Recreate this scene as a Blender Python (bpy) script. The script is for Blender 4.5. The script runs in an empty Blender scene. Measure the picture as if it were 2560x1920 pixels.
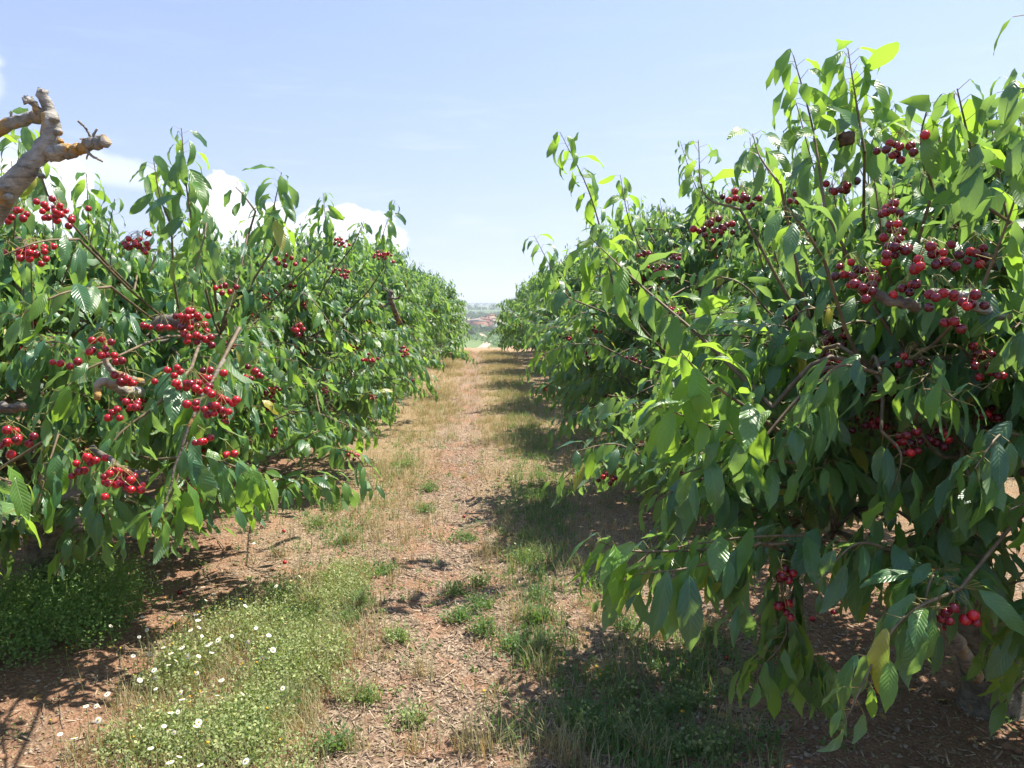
import bpy, math, random
import numpy as np
from mathutils import Matrix, Vector

# ------------------------------------------------------------------ camera, world, sun, exposure
scn = bpy.context.scene
COL = scn.collection
R = math.radians
W_, H_, F_ = 2560.0, 1920.0, 1923.0
CAM = np.array([0.0, 0.0, 1.60])
YAW, PITCH = R(2.1), R(6.1)
cd = bpy.data.cameras.new('camera')
cam = bpy.data.objects.new('camera', cd)
COL.objects.link(cam)
cd.sensor_width = 36.0
cd.lens = 36.0 * F_ / W_
cd.clip_start = 0.02
cd.clip_end = 30000
cam.location = CAM
cam.rotation_euler = (R(90) - PITCH, 0, -YAW)
scn.camera = cam
FW = np.array([math.sin(YAW) * math.cos(PITCH), math.cos(YAW) * math.cos(PITCH), -math.sin(PITCH)])
RT = np.array([math.cos(YAW), -math.sin(YAW), 0.0])
UP = np.cross(RT, FW)


def at(px, py, d):
    """photo pixel at d metres in front of the camera -> point"""
    return CAM + d * (FW + RT * (px - W_ / 2) / F_ - UP * (py - H_ / 2) / F_)


def proj(P):
    Q = np.asarray(P, float) - CAM
    d = Q @ FW
    dd = np.where(np.abs(d) < 1e-3, 1e-3, d)
    return W_ / 2 + F_ * (Q @ RT) / dd, H_ / 2 - F_ * (Q @ UP) / dd, d


SUN_EL, SUN_AZ = R(62), R(62)          # azimuth from +Y (along the rows) towards +X
sd = np.array([math.sin(SUN_AZ) * math.cos(SUN_EL), math.cos(SUN_AZ) * math.cos(SUN_EL), math.sin(SUN_EL)])
sl = bpy.data.lights.new('sun', 'SUN')
sl.energy = 4.0
sl.angle = R(0.55)
sl.color = (1.0, 0.93, 0.82)
so = bpy.data.objects.new('sun', sl)
COL.objects.link(so)
so.rotation_euler = Vector(sd).to_track_quat('Z', 'Y').to_euler()
so.location = (6, 6, 12)

scn.view_settings.view_transform = 'Standard'
scn.view_settings.look = 'None'
scn.view_settings.exposure = 1.5
scn.view_settings.gamma = 1
scn.view_settings.use_curve_mapping = False
scn.render.engine = 'CYCLES'
scn.cycles.use_denoising = True
scn.cycles.max_bounces = 9
scn.cycles.diffuse_bounces = 3
scn.cycles.glossy_bounces = 2
scn.cycles.transmission_bounces = 5
scn.cycles.volume_bounces = 0
scn.cycles.caustics_reflective = False
scn.cycles.caustics_refractive = False


class NT:
    """tiny node helper"""
    def __init__(s, tree):
        s.t = tree

    def n(s, kind, **kw):
        nd = s.t.nodes.new(kind)
        ins = kw.pop('i', {})
        for k, v in kw.items():
            setattr(nd, k, v)
        for k, v in ins.items():
            s.set(nd.inputs[k], v)
        return nd

    def set(s, sock, v):
        if hasattr(v, 'is_output'):
            s.t.links.new(v, sock)
        elif v is not None:
            if isinstance(v, (tuple, list)) and len(v) == 3 and sock.type == 'RGBA':
                v = (*v, 1)
            sock.default_value = v

    def m(s, op, a, b=None, c=None, clamp=False):
        nd = s.n('ShaderNodeMath', operation=op)
        nd.use_clamp = clamp
        for k, v in enumerate((a, b, c)):
            if v is not None:
                s.set(nd.inputs[k], v)
        return nd.outputs[0]

    def mix(s, f, a, b, mode='MIX'):
        nd = s.n('ShaderNodeMix', data_type='RGBA', blend_type=mode)
        s.set(nd.inputs[0], f)
        s.set(nd.inputs[6], a)
        s.set(nd.inputs[7], b)
        return nd.outputs[2]

    def noise(s, vec, scale, detail=4, rough=0.55, dist=0.0, out='Fac'):
        nd = s.n('ShaderNodeTexNoise')
        if vec is not None:
            s.set(nd.inputs['Vector'], vec)
        nd.inputs['Scale'].default_value = scale
        nd.inputs['Detail'].default_value = detail
        nd.inputs['Roughness'].default_value = rough
        nd.inputs['Distortion'].default_value = dist
        return nd.outputs[out]

    def ramp(s, f, stops, interp='LINEAR'):
        nd = s.n('ShaderNodeValToRGB')
        nd.color_ramp.interpolation = interp
        el = nd.color_ramp.elements
        while len(el) < len(stops):
            el.new(0.5)
        for e, (p, c) in zip(el, stops):
            e.position = p
            e.color = (*c, 1) if isinstance(c, (tuple, list)) else (c, c, c, 1)
        s.set(nd.inputs[0], f)
        return nd.outputs[0]

    def step(s, v, a, b):
        nd = s.n('ShaderNodeMapRange', interpolation_type='SMOOTHSTEP')
        s.set(nd.inputs[0], v)
        nd.inputs[1].default_value = a
        nd.inputs[2].default_value = b
        return nd.outputs[0]


world = bpy.data.worlds.new('World')
scn.world = world
world.use_nodes = True
wt = world.node_tree
wt.nodes.clear()
N = NT(wt)
sky = N.n('ShaderNodeTexSky', sky_type='NISHITA')
sky.sun_disc = False
sky.sun_elevation = SUN_EL
sky.sun_rotation = SUN_AZ
sky.altitude = 300
sky.air_density = 1.0
sky.dust_density = 2.4
sky.ozone_density = 1.6
tc = N.n('ShaderNodeTexCoord')
sx = N.n('ShaderNodeSeparateXYZ', i={0: tc.outputs['Generated']})
az = N.m('MULTIPLY', N.m('ARCTAN2', sx.outputs[0], sx.outputs[1]), 57.2958)
el = N.m('MULTIPLY', N.m('ARCSINE', sx.outputs[2]), 57.2958)
dirs = tc.outputs['Generated']
n1 = N.m('SUBTRACT', N.noise(dirs, 9, 7, 0.55), 0.5)
n2 = N.m('SUBTRACT', N.noise(dirs, 34, 5, 0.6), 0.5)
bumps = N.m('ADD', N.m('MULTIPLY', n1, 2.6), N.m('MULTIPLY', n2, 1.5))


def cloud(a0, e0, wa, we, soft=0.35, amp=1.0, skew=0.0):
    """distorted ellipse, in degrees from the row direction / above the horizon"""
    u = N.m('DIVIDE', N.m('SUBTRACT', az, a0), wa)
    v = N.m('DIVIDE', N.m('SUBTRACT', N.m('ADD', el, N.m('MULTIPLY', N.m('SUBTRACT', az, a0), skew)), e0), we)
    up = N.m('GREATER_THAN', v, 0)
    r2 = N.m('ADD', N.m('MULTIPLY', u, u), N.m('MULTIPLY', v, v))
    b = N.m('MULTIPLY', bumps, N.m('ADD', N.m('MULTIPLY', up, 0.55 * amp), 0.3 * amp))
    return N.step(N.m('ADD', N.m('SUBTRACT', 1, r2), b), 0.0, soft)


cum = None
for args in ((-28.6, 4.6, 3.6, 4.9, .16), (-18.4, 4.6, 2.1, 4.3, .12), (-15.6, 4.0, 3.2, 3.2, .14), (-10.3, 4.6, 5.2, 2.2, .2),
             (-33.5, 13.5, 3.4, 3.0, .8), (-48, 6, 9, 7, .3), (-75, 5, 11, 6, .3), (-110, 6, 12, 8, .3), (150, 5, 14, 6, .3), (100, 4, 12, 5, .3)):
    c = cloud(*args)
    cum = c if cum is None else N.m('MAXIMUM', cum, c)
# thin streaks over the cumulus and a pale veil low over the horizon
sc_ = N.n('ShaderNodeCombineXYZ', i={0: N.m('MULTIPLY', az, 0.05), 1: N.m('MULTIPLY', el, 0.4), 2: 0.3})
stre = N.noise(sc_.outputs[0], 2.2, 6, 0.6, 0.6)
veil = N.m('MULTIPLY', N.step(stre, 0.5, 0.75), N.m('MULTIPLY', N.step(el, 26, 6), 0.18))
wisp = N.m('MULTIPLY', cloud(-26, 8.6, 8.5, 1.3, .9, 0.7, 0.12), 0.8)
low = N.m('MULTIPLY', N.step(el, 9, 0.0), N.m('ADD', 0.18, N.m('MULTIPLY', N.step(stre, 0.35, 0.7), 0.30)))
shade = N.noise(dirs, 22, 5, 0.6)
ccol = N.mix(N.step(shade, 0.35, 0.6), (4.5, 4.75, 5.5), (6.6, 6.6, 6.7))
# overall whitening of the summer sky: stronger to the sun side
side = N.step(az, -35, 45)
high = N.step(el, -2, 24)
milkc = N.mix(side, N.mix(high, (2.55, 3.2, 4.9), (1.65, 2.3, 4.45)), N.mix(high, (3.3, 3.95, 5.1), (2.35, 3.15, 4.8)))
base = N.mix(0.88, sky.outputs[0], milkc)
base = N.mix(low, base, (3.7, 4.1, 5.0))
base = N.mix(N.m('MAXIMUM', veil, wisp), base, (4.4, 4.75, 5.5))
base = N.mix(cum, base, ccol)
bg = N.n('ShaderNodeBackground', i={'Color': base, 'Strength': 0.084})
wo = N.n('ShaderNodeOutputWorld')
wt.links.new(bg.outputs[0], wo.inputs[0])

# ------------------------------------------------------------------ helpers
rng = np.random.default_rng(11)


def nrm(a):
    a = np.asarray(a, float)
    return a / np.maximum(np.linalg.norm(a, axis=-1, keepdims=True), 1e-9)


def mk_mesh(name, V, F, mats, uv=None, mi=None, smooth=True):
    """V (n,3); F list of arrays (k,3) / (k,4)"""
    if isinstance(F, np.ndarray):
        F = [F]
    me = bpy.data.meshes.new(name)
    V = np.asarray(V, np.float32)
    me.vertices.add(len(V))
    me.vertices.foreach_set('co', V.ravel())
    loops = np.concatenate([f.ravel() for f in F]).astype(np.int32)
    sizes = np.concatenate([np.full(len(f), f.shape[1]) for f in F]).astype(np.int32)
    me.loops.add(len(loops))
    me.loops.foreach_set('vertex_index', loops)
    me.polygons.add(len(sizes))
    st = np.zeros(len(sizes), np.int32)
    st[1:] = np.cumsum(sizes)[:-1]
    me.polygons.foreach_set('loop_start', st)
    me.polygons.foreach_set('loop_total', sizes)
    if smooth:
        me.polygons.foreach_set('use_smooth', np.ones(len(sizes), bool))
    for m in (mats if isinstance(mats, (list, tuple)) else [mats]):
        me.materials.append(m)
    if mi is not None:
        me.polygons.foreach_set('material_index', np.asarray(mi, np.int32))
    if uv is not None:
        l = me.uv_layers.new(name='UVMap')
        l.data.foreach_set('uv', np.asarray(uv, np.float32)[loops].ravel())
    me.update()
    me.validate()
    return me


def obj(name, me, parent=None, loc=None, kind=None, label=None, cat=None, group=None, M=None):
    o = bpy.data.objects.new(name, me)
    COL.objects.link(o)
    if parent is not None:
        o.parent = parent
    if M is not None:
        o.matrix_basis = M
    elif loc is not None:
        o.location = loc
    if kind:
        o['kind'] = kind
    if label:
        o['label'] = label
    if cat:
        o['category'] = cat
    if group:
        o['group'] = group
    return o


class Geo:
    def __init__(s):
        s.V, s.Q, s.T, s.n = [], [], [], 0
        s.mq, s.mt = [], []

    def add(s, V, Q=None, T=None, mi=0):
        V = np.asarray(V, float).reshape(-1, 3)
        if Q is not None and len(Q):
            s.Q.append(np.asarray(Q) + s.n)
            s.mq.append(np.full(len(Q), mi))
        if T is not None and len(T):
            s.T.append(np.asarray(T) + s.n)
            s.mt.append(np.full(len(T), mi))
        s.V.append(V)
        s.n += len(V)

    def tube(s, P, rad, sides=6, cap=True, wob=0.0, mi=0):
        P = np.asarray(P, float)
        n = len(P)
        rad = np.broadcast_to(np.asarray(rad, float), (n,))
        T = nrm(np.gradient(P, axis=0))
        ref = np.array([0, 0, 1.0]) if abs(T[0][2]) < 0.9 else np.array([1.0, 0, 0])
        A = np.zeros((n, 3))
        a = ref
        for k in range(n):
            a = a - (a @ T[k]) * T[k]
            a = a / max(np.linalg.norm(a), 1e-6)
            A[k] = a
        B = np.cross(T, A)
        th = np.linspace(0, 2 * math.pi, sides, endpoint=False)
        r = rad[:, None] * (1 + (wob * rng.normal(size=(n, sides)) if wob else 0))
        V = P[:, None] + A[:, None] * (np.cos(th)[None, :, None] * r[..., None]) + B[:, None] * (np.sin(th)[None, :, None] * r[..., None])
        V = V.reshape(-1, 3)
        i = np.arange(n - 1)[:, None] * sides
        j = np.arange(sides)[None]
        jn = (j + 1) % sides
        Q = np.stack([i + j, i + jn, i + sides + jn, i + sides + j], -1).reshape(-1, 4)
        Tt = None
        if cap:
            V = np.vstack([V, P[0], P[-1]])
            c0, c1 = n * sides, n * sides + 1
            j = np.arange(sides)
            jn = (j + 1) % sides
            Tt = np.vstack([np.stack([jn, j, np.full(sides, c0)], -1),
                            np.stack([(n - 1) * sides + j, (n - 1) * sides + jn, np.full(sides, c1)], -1)])
        s.add(V, Q, Tt, mi)

    def box(s, c, size, rz=0.0, mi=0):
        x, y, z = [v / 2 for v in size]
        V = np.array([(a, b, d) for d in (-z, z) for a, b in ((-x, -y), (x, -y), (x, y), (-x, y))])
        ca, sa = math.cos(rz), math.sin(rz)
        V = V @ np.array([[ca, sa, 0], [-sa, ca, 0], [0, 0, 1]]) + np.asarray(c)
        s.add(V, [(0, 3, 2, 1), (4, 5, 6, 7), (0, 1, 5, 4), (1, 2, 6, 5), (2, 3, 7, 6), (3, 0, 4, 7)], mi=mi)

    def mesh(s, name, mats, smooth=True):
        F, mi = [], []
        if s.Q:
            F.append(np.concatenate(s.Q)); mi.append(np.concatenate(s.mq))
        if s.T:
            F.append(np.concatenate(s.T)); mi.append(np.concatenate(s.mt))
        return mk_mesh(name, np.concatenate(s.V), F, mats, mi=np.concatenate(mi), smooth=smooth)


def bez(P, n=8):
    """Catmull-Rom through points"""
    P = np.asarray(P, float)
    if len(P) == 2:
        t = np.linspace(0, 1, n)[:, None]
        return P[0] * (1 - t) + P[1] * t
    E = np.vstack([2 * P[0] - P[1], P, 2 * P[-1] - P[-2]])
    u = np.linspace(0, len(P) - 1, n)
    k = np.minimum(u.astype(int), len(P) - 2)
    t = (u - k)[:, None]
    a, b, c, d = E[k], E[k + 1], E[k + 2], E[k + 3]
    return 0.5 * ((2 * b) + (c - a) * t + (2 * a - 5 * b + 4 * c - d) * t ** 2 + (3 * b - a - 3 * c + d) * t ** 3)


def vnoise(x, y, s=0):
    """cheap smooth 2-D value noise, numpy, -1..1"""
    x = np.asarray(x, float); y = np.asarray(y, float)
    xi, yi = np.floor(x), np.floor(y)
    fx, fy = x - xi, y - yi
    fx = fx * fx * (3 - 2 * fx); fy = fy * fy * (3 - 2 * fy)

    def h(a, b):
        v = np.sin(a * 127.1 + b * 311.7 + s * 74.7) * 43758.5453
        return (v - np.floor(v)) * 2 - 1
    return (h(xi, yi) * (1 - fx) + h(xi + 1, yi) * fx) * (1 - fy) + (h(xi, yi + 1) * (1 - fx) + h(xi + 1, yi + 1) * fx) * fy


# ------------------------------------------------------------------ materials
def mat(name):
    m = bpy.data.materials.new(name)
    m.use_nodes = True
    m.node_tree.nodes.clear()
    n = NT(m.node_tree)
    out = n.n('ShaderNodeOutputMaterial')
    return m, n, out


def leaf_mat(name, c_lo, c_mid, c_hi, trans, tf=0.38, rough=0.40, veins=True, yellow=0.985):
    m, n, out = mat(name)
    g = n.n('ShaderNodeNewGeometry')
    oi = n.n('ShaderNodeObjectInfo')
    rnd = n.m('FRACT', n.m('ADD', g.outputs['Random Per Island'], oi.outputs['Random']))
    base = n.ramp(rnd, [(0.0, c_lo), (0.45, c_mid), (0.93, c_hi), (yellow, c_hi), (min(yellow + 0.008, 1), (0.42, 0.36, 0.04) if yellow < 1 else c_hi)])
    nz = n.noise(g.outputs['Position'], 30, 3)
    base = n.mix(n.m('MULTIPLY', nz, 0.5), base, n.mix(1.0, base, (0.62, 0.62, 0.62), 'MULTIPLY'))
    if veins:
        sp = n.step(n.noise(g.outputs['Position'], 170, 2, 0.5), 0.70, 0.76)
        base = n.mix(n.m('MULTIPLY', sp, 0.75), base, (0.20, 0.13, 0.05))
    bsdf = n.n('ShaderNodeBsdfPrincipled')
    if veins:
        tc = n.n('ShaderNodeTexCoord')
        s = n.n('ShaderNodeSeparateXYZ', i={0: tc.outputs['UV']})
        av = n.m('ABSOLUTE', n.m('SUBTRACT', s.outputs[1], 0.5))
        ph = n.m('MULTIPLY', n.m('SUBTRACT', s.outputs[0], n.m('MULTIPLY', av, 0.45)), 11.0)
        saw = n.m('ABSOLUTE', n.m('SUBTRACT', n.m('FRACT', ph), 0.5))
        vein = n.m('SUBTRACT', 1.0, n.step(saw, 0.0, 0.12))
        mid = n.m('SUBTRACT', 1.0, n.step(av, 0.0, 0.035))
        vv = n.m('MAXIMUM', n.m('MULTIPLY', vein, 0.35), mid)
        base = n.mix(n.m('MULTIPLY', vv, 0.42), base, (0.20, 0.32, 0.10))
        bp = n.n('ShaderNodeBump', i={'Height': n.m('SUBTRACT', n.step(saw, 0.0, 0.35), mid)})
        bp.inputs['Strength'].default_value = 0.35
        bp.inputs['Distance'].default_value = 0.003
        n.set(bsdf.inputs['Normal'], bp.outputs[0])
    back = n.mix(0.45, base, (0.16, 0.25, 0.12))
    col = n.mix(g.outputs['Backfacing'], base, back)
    n.set(bsdf.inputs['Base Color'], col)
    n.set(bsdf.inputs['Roughness'], n.m('ADD', rough, n.m('MULTIPLY', g.outputs['Backfacing'], 0.2)))
    bsdf.inputs['Specular IOR Level'].default_value = 0.65
    tr = n.n('ShaderNodeBsdfTranslucent')
    n.set(tr.inputs[0], n.mix(n.m('MULTIPLY', rnd, 0.4), trans, n.mix(1.0, trans, (0.7, 0.85, 0.6), 'MULTIPLY')))
    mx = n.n('ShaderNodeMixShader', i={0: tf})
    m.node_tree.links.new(bsdf.outputs[0], mx.inputs[1])
    m.node_tree.links.new(tr.outputs[0], mx.inputs[2])
    m.node_tree.links.new(mx.outputs[0], out.inputs[0])
    return m


M_LEAF = leaf_mat('cherry_leaf', (0.026, 0.094, 0.054), (0.050, 0.148, 0.056), (0.115, 0.235, 0.052), (0.38, 0.62, 0.12), 0.33, 0.33, yellow=.978)
M_YOUNG = leaf_mat('young_leaf', (0.07, 0.19, 0.03), (0.10, 0.24, 0.035), (0.14, 0.29, 0.04), (0.42, 0.66, 0.06), 0.48, yellow=1.0)
M_WEED = leaf_mat('weed_green', (0.20, 0.28, 0.09), (0.35, 0.42, 0.14), (0.52, 0.52, 0.24), (0.36, 0.46, 0.10), 0.35, 0.6, False, 1.0)
M_WEEDG = leaf_mat('feathery_green', (0.09, 0.21, 0.05), (0.14, 0.30, 0.07), (0.23, 0.40, 0.09), (0.32, 0.50, 0.09), 0.35, 0.55, False, 1.0)
M_GRASS = leaf_mat('green_grass', (0.045, 0.12, 0.03), (0.07, 0.17, 0.035), (0.12, 0.22, 0.05), (0.28, 0.45, 0.08), 0.35, 0.55, False, 1.0)
M_STRAW = leaf_mat('dry_grass', (0.34, 0.24, 0.11), (0.47, 0.36, 0.18), (0.60, 0.49, 0.27), (0.6, 0.42, 0.16), 0.25, 0.6, False, 1.0)
M_FALLEN = leaf_mat('fallen_leaf', (0.30, 0.13, 0.05), (0.42, 0.24, 0.07), (0.50, 0.42, 0.14), (0.5, 0.3, 0.08), 0.2, 0.6, True, 1.0)
M_FAR = leaf_mat('far_foliage', (0.035, 0.075, 0.03), (0.05, 0.10, 0.035), (0.075, 0.13, 0.045), (0.15, 0.25, 0.05), 0.25, 0.6, False, 1.0)


def plain(name, c, rough=0.6, spec=0.4, var=0.3, scale=20, bump=0.0, coat=0.0, dark=None, per_obj=False):
    m, n, out = mat(name)
    g = n.n('ShaderNodeNewGeometry')
    b = n.n('ShaderNodeBsdfPrincipled')
    nz = n.noise(g.outputs['Position'], scale, 5)
    dk = dark or tuple(v * (1 - var) for v in c)
    f = n.step(nz, 0.3, 0.7)
    if per_obj:
        oi = n.n('ShaderNodeObjectInfo')
        rnd = n.m('FRACT', n.m('ADD', g.outputs['Random Per Island'], oi.outputs['Random']))
        f = n.m('ADD', n.m('MULTIPLY', f, 0.3), n.m('MULTIPLY', rnd, 0.7))
    n.set(b.inputs['Base Color'], n.mix(f, dk, c))
    b.inputs['Roughness'].default_value = rough
    b.inputs['Specular IOR Level'].default_value = spec
    b.inputs['Coat Weight'].default_value = coat
    if bump:
        bp = n.n('ShaderNodeBump', i={'Height': nz})
        bp.inputs['Strength'].default_value = bump
        bp.inputs['Distance'].default_value = 0.01
        n.set(b.inputs['Normal'], bp.outputs[0])
    m.node_tree.links.new(b.outputs[0], out.inputs[0])
    return m


def bark_mat(name, c1, c2, lichen=0.0):
    m, n, out = mat(name)
    g = n.n('ShaderNodeNewGeometry')
    tc = n.n('ShaderNodeTexCoord')
    pos = g.outputs['Position']
    mp = n.n('ShaderNodeMapping', i={0: pos})
    mp.inputs['Scale'].default_value = (14, 14, 70)
    band = n.noise(mp.outputs[0], 1.0, 4, 0.6, 0.4)
    blot = n.noise(pos, 22, 5, 0.6)
    col = n.mix(n.step(blot, 0.35, 0.65), c1, c2)
    col = n.mix(n.m('MULTIPLY', n.step(band, 0.52, 0.68), 0.7), col, tuple(v * 0.35 for v in c1))
    if lichen:
        lz = n.noise(pos, 13, 6, 0.65)
        col = n.mix(n.m('MULTIPLY', n.step(lz, 0.62 - lichen, 0.66 - lichen * 0.7), 0.95), col, n.mix(blot, (0.30, 0.15, 0.03), (0.42, 0.27, 0.07)))
    b = n.n('ShaderNodeBsdfPrincipled')
    n.set(b.inputs['Base Color'], col)
    b.inputs['Roughness'].default_value = 0.75
    fine = n.noise(pos, 120, 4, 0.6)
    bp = n.n('ShaderNodeBump', i={'Height': n.m('ADD', n.m('ADD', band, blot), n.m('MULTIPLY', fine, 0.4))})
    bp.inputs['Strength'].default_value = 0.8
    bp.inputs['Distance'].default_value = 0.012
    n.set(b.inputs['Normal'], bp.outputs[0])
    m.node_tree.links.new(b.outputs[0], out.inputs[0])
    return m


M_BARK = bark_mat('cherry_bark', (0.085, 0.07, 0.05), (0.20, 0.175, 0.13), 0.03)
M_LICHEN = bark_mat('pale_bark_with_lichen', (0.19, 0.175, 0.145), (0.36, 0.34, 0.30), 0.085)
M_TWIG = plain('twig_bark', (0.20, 0.15, 0.09), 0.6, 0.3, 0.5, 30)
M_PET = plain('red_leaf_stalk', (0.30, 0.17, 0.05), 0.5, 0.4, 0.4, 30, dark=(0.16, 0.20, 0.05))
M_CHERRY = plain('cherry_skin', (0.52, 0.014, 0.022), 0.24, 0.5, 0.5, 14, coat=0.15, dark=(0.13, 0.006, 0.014), per_obj=True)
M_DARKCH = plain('dark_cherry_skin', (0.26, 0.010, 0.024), 0.20, 0.5, 0.5, 14, coat=0.2, dark=(0.05, 0.004, 0.012), per_obj=True)
M_CSTALK = plain('cherry_stalk', (0.28, 0.26, 0.07), 0.5, 0.4, 0.3, 40)
M_WHITE = plain('white_petal', (0.72, 0.71, 0.64), 0.6, 0.3, 0.08, 60)
M_YELLOW = plain('yellow_flower', (0.72, 0.42, 0.03), 0.7, 0.3, 0.35, 300)
M_CHIP = plain('wood_chip', (0.52, 0.40, 0.29), 0.8, 0.2, 0.6, 60, dark=(0.12, 0.08, 0.055), per_obj=True)
M_STONE = plain('stone', (0.42, 0.33, 0.25), 0.85, 0.2, 0.5, 60, 0.4, per_obj=True)
M_STICK = plain('dry_stick', (0.26, 0.19, 0.14), 0.8, 0.2, 0.5, 40, 0.3, per_obj=True)
M_NEST = plain('withered_growth', (0.16, 0.11, 0.07), 0.9, 0.1, 0.6, 60, 0.6)


def ground_mat():
    m, n, out = mat('orchard_ground')
    g = n.n('ShaderNodeNewGeometry')
    pos = g.outputs['Position']
    s = n.n('ShaderNodeSeparateXYZ', i={0: pos})
    X, Y = s.outputs[0], s.outputs[1]
    big = n.noise(pos, 0.9, 4)
    med = n.noise(pos, 5, 5, 0.6)
    fine = n.noise(pos, 55, 6, 0.7)
    vfine = n.noise(pos, 190, 4, 0.7)
    mp = n.n('ShaderNodeMapping', i={0: pos})
    mp.inputs['Scale'].default_value = (80, 80, 80)
    vor = n.n('ShaderNodeTexVoronoi', i={'Vector': n.n('ShaderNodeMapping', i={0: pos}).outputs[0], 'Scale': 75.0, 'Randomness': 1.0})
    # red soil
    soil = n.ramp(n.m('ADD', n.m('MULTIPLY', fine, 0.6), n.m('MULTIPLY', med, 0.4)),
                  [(0.30, (0.13, 0.068, 0.040)), (0.5, (0.30, 0.170, 0.105)), (0.68, (0.48, 0.30, 0.20))])
    # litter: grey-brown chips and straw
    lit = n.ramp(n.m('ADD', n.m('MULTIPLY', vfine, 0.45), n.m('MULTIPLY', n.n('ShaderNodeSeparateColor', i={0: vor.outputs['Color']}).outputs[0], 0.5)),
                 [(0.2, (0.11, 0.075, 0.052)), (0.48, (0.28, 0.20, 0.14)), (0.75, (0.50, 0.38, 0.27))])
    col = n.mix(n.step(n.m('ADD', med, n.m('MULTIPLY', big, 0.6)), 0.72, 0.95), lit, soil)
    # under the trees more bare red soil
    ax = n.m('ABSOLUTE', n.m('SUBTRACT', n.m('PINGPONG', n.m('ADD', X, 0.15), 2.15), 0))
    under = n.step(n.m('ADD', ax, n.m('MULTIPLY', med, 0.9)), 1.5, 2.2)
    col = n.mix(n.m('MULTIPLY', under, 0.8), col, soil)
    # golden litter along the grassy strips away from the camera
    tx = n.m('ABSOLUTE', n.m('SUBTRACT', X, n.m('ADD', -0.30, n.m('MULTIPLY', n.m('SUBTRACT', big, 0.5), 0.25))))
    gold = n.m('MULTIPLY', n.step(Y, 3.2, 8.0), n.m('MULTIPLY', n.m('SUBTRACT', 1, n.step(ax, 1.2, 1.8)), n.step(tx, 0.12, 0.40)))
    gcol = n.ramp(fine, [(0.3, (0.17, 0.12, 0.06)), (0.5, (0.33, 0.245, 0.13)), (0.7, (0.48, 0.37, 0.21))])
    col = n.mix(n.m('MULTIPLY', gold, 0.75), col, gcol)
    # bare tan lip at the end of the orchard
    lip = n.m('MULTIPLY', n.step(Y, 24.4, 25.2), n.m('SUBTRACT', 1, n.step(Y, 30, 34)))
    col = n.mix(n.m('MULTIPLY', lip, 0.85), col, n.mix(fine, (0.36, 0.22, 0.13), (0.55, 0.38, 0.25)))
    # fields beyond
    far = n.step(Y, 31, 60)
    vm = n.n('ShaderNodeMapping', i={0: pos})
    vm.inputs['Scale'].default_value = (0.006, 0.0042, 0.0)
    fv = n.n('ShaderNodeTexVoronoi', i={'Vector': vm.outputs[0], 'Scale': 1.0})
    fc = n.n('ShaderNodeSeparateColor', i={0: fv.outputs['Color']}).outputs[0]
    fcol = n.ramp(fc, [(0.0, (0.10, 0.155, 0.05)), (0.35, (0.15, 0.21, 0.07)), (0.6, (0.20, 0.22, 0.09)), (0.8, (0.34, 0.27, 0.15)), (1.0, (0.09, 0.14, 0.05))], 'CONSTANT')
    rows = n.m('SINE', n.m('ADD', n.m('MULTIPLY', X, 1.5), n.m('MULTIPLY', Y, 0.5)))
    fcol = n.mix(n.m('MULTIPLY', n.step(rows, -0.2, 0.5), 0.55), fcol, n.mix(1.0, fcol, (0.55, 0.62, 0.5), 'MULTIPLY'))
    fn = n.noise(pos, 0.02, 8, 0.65)
    fcol = n.mix(n.m('MULTIPLY', n.step(fn, 0.42, 0.62), 0.6), fcol, (0.06, 0.10, 0.04))
    col = n.mix(far, col, fcol)
    b = n.n('ShaderNodeBsdfPrincipled')
    n.set(b.inputs['Base Color'], col)
    b.inputs['Roughness'].default_value = 0.9
    b.inputs['Specular IOR Level'].default_value = 0.15
    hh = n.m('ADD', n.m('ADD', n.m('MULTIPLY', fine, 1.2), n.m('MULTIPLY', vfine, 0.5)), n.m('MULTIPLY', vor.outputs['Distance'], 0.8))
    bp = n.n('ShaderNodeBump', i={'Height': hh})
    bp.inputs['Strength'].default_value = 0.9
    bp.inputs['Distance'].default_value = 0.02
    n.set(b.inputs['Normal'], bp.outputs[0])
    m.node_tree.links.new(b.outputs[0], out.inputs[0])
    return m


# ------------------------------------------------------------------ ground
ROW_L, ROW_R = -2.30, 2.00
ZY = np.array([-4000, 27.5, 31, 60, 120, 250, 420, 600, 1000, 1500, 2500, 3200, 5000, 7000, 8200, 9500])
ZZ = np.array([0, 0, -0.45, -4.5, -11, -12.5, -14, -11.5, -9.0, -7.5, -7.2, -20, -22, -16, 16, 30.0])


def ground_z(x, y):
    x = np.asarray(x, float); y = np.asarray(y, float)
    z = np.interp(y + 0.6 * vnoise(x * 0.3, y * 0.0, 9), ZY, ZZ)
    near = np.clip((60 - np.abs(x)) / 30, 0, 1) * np.clip((40 - y) / 10, 0, 1)
    z = z + near * (0.018 * vnoise(x * 2.1, y * 2.1, 1) + 0.012 * vnoise(x * 6, y * 6, 2) + 0.006 * vnoise(x * 17, y * 17, 3))
    rut = np.exp(-((x + 0.30 + 0.08 * vnoise(y * 0.3, y * 0, 5)) / 0.16) ** 2)
    z = z - 0.02 * rut * near
    for r in (ROW_L, ROW_R):
        z = z + near * 0.05 * np.exp(-((x - r) / 0.7) ** 2)
    roll = np.clip((y - 100) / 400, 0, 1)
    z = z + roll * (1.2 * vnoise(x / 180, y / 240, 6)) * np.clip((3000 - y) / 1500, 0, 1)
    z = z + np.clip((y - 7000) / 1200, 0, 1) * 22 * vnoise(x / 1800, y / 5000, 8)
    return z


def axis(parts):
    out = []
    for a, b, st in parts:
        out.append(np.arange(a, b, st))
    return np.concatenate(out)


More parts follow.
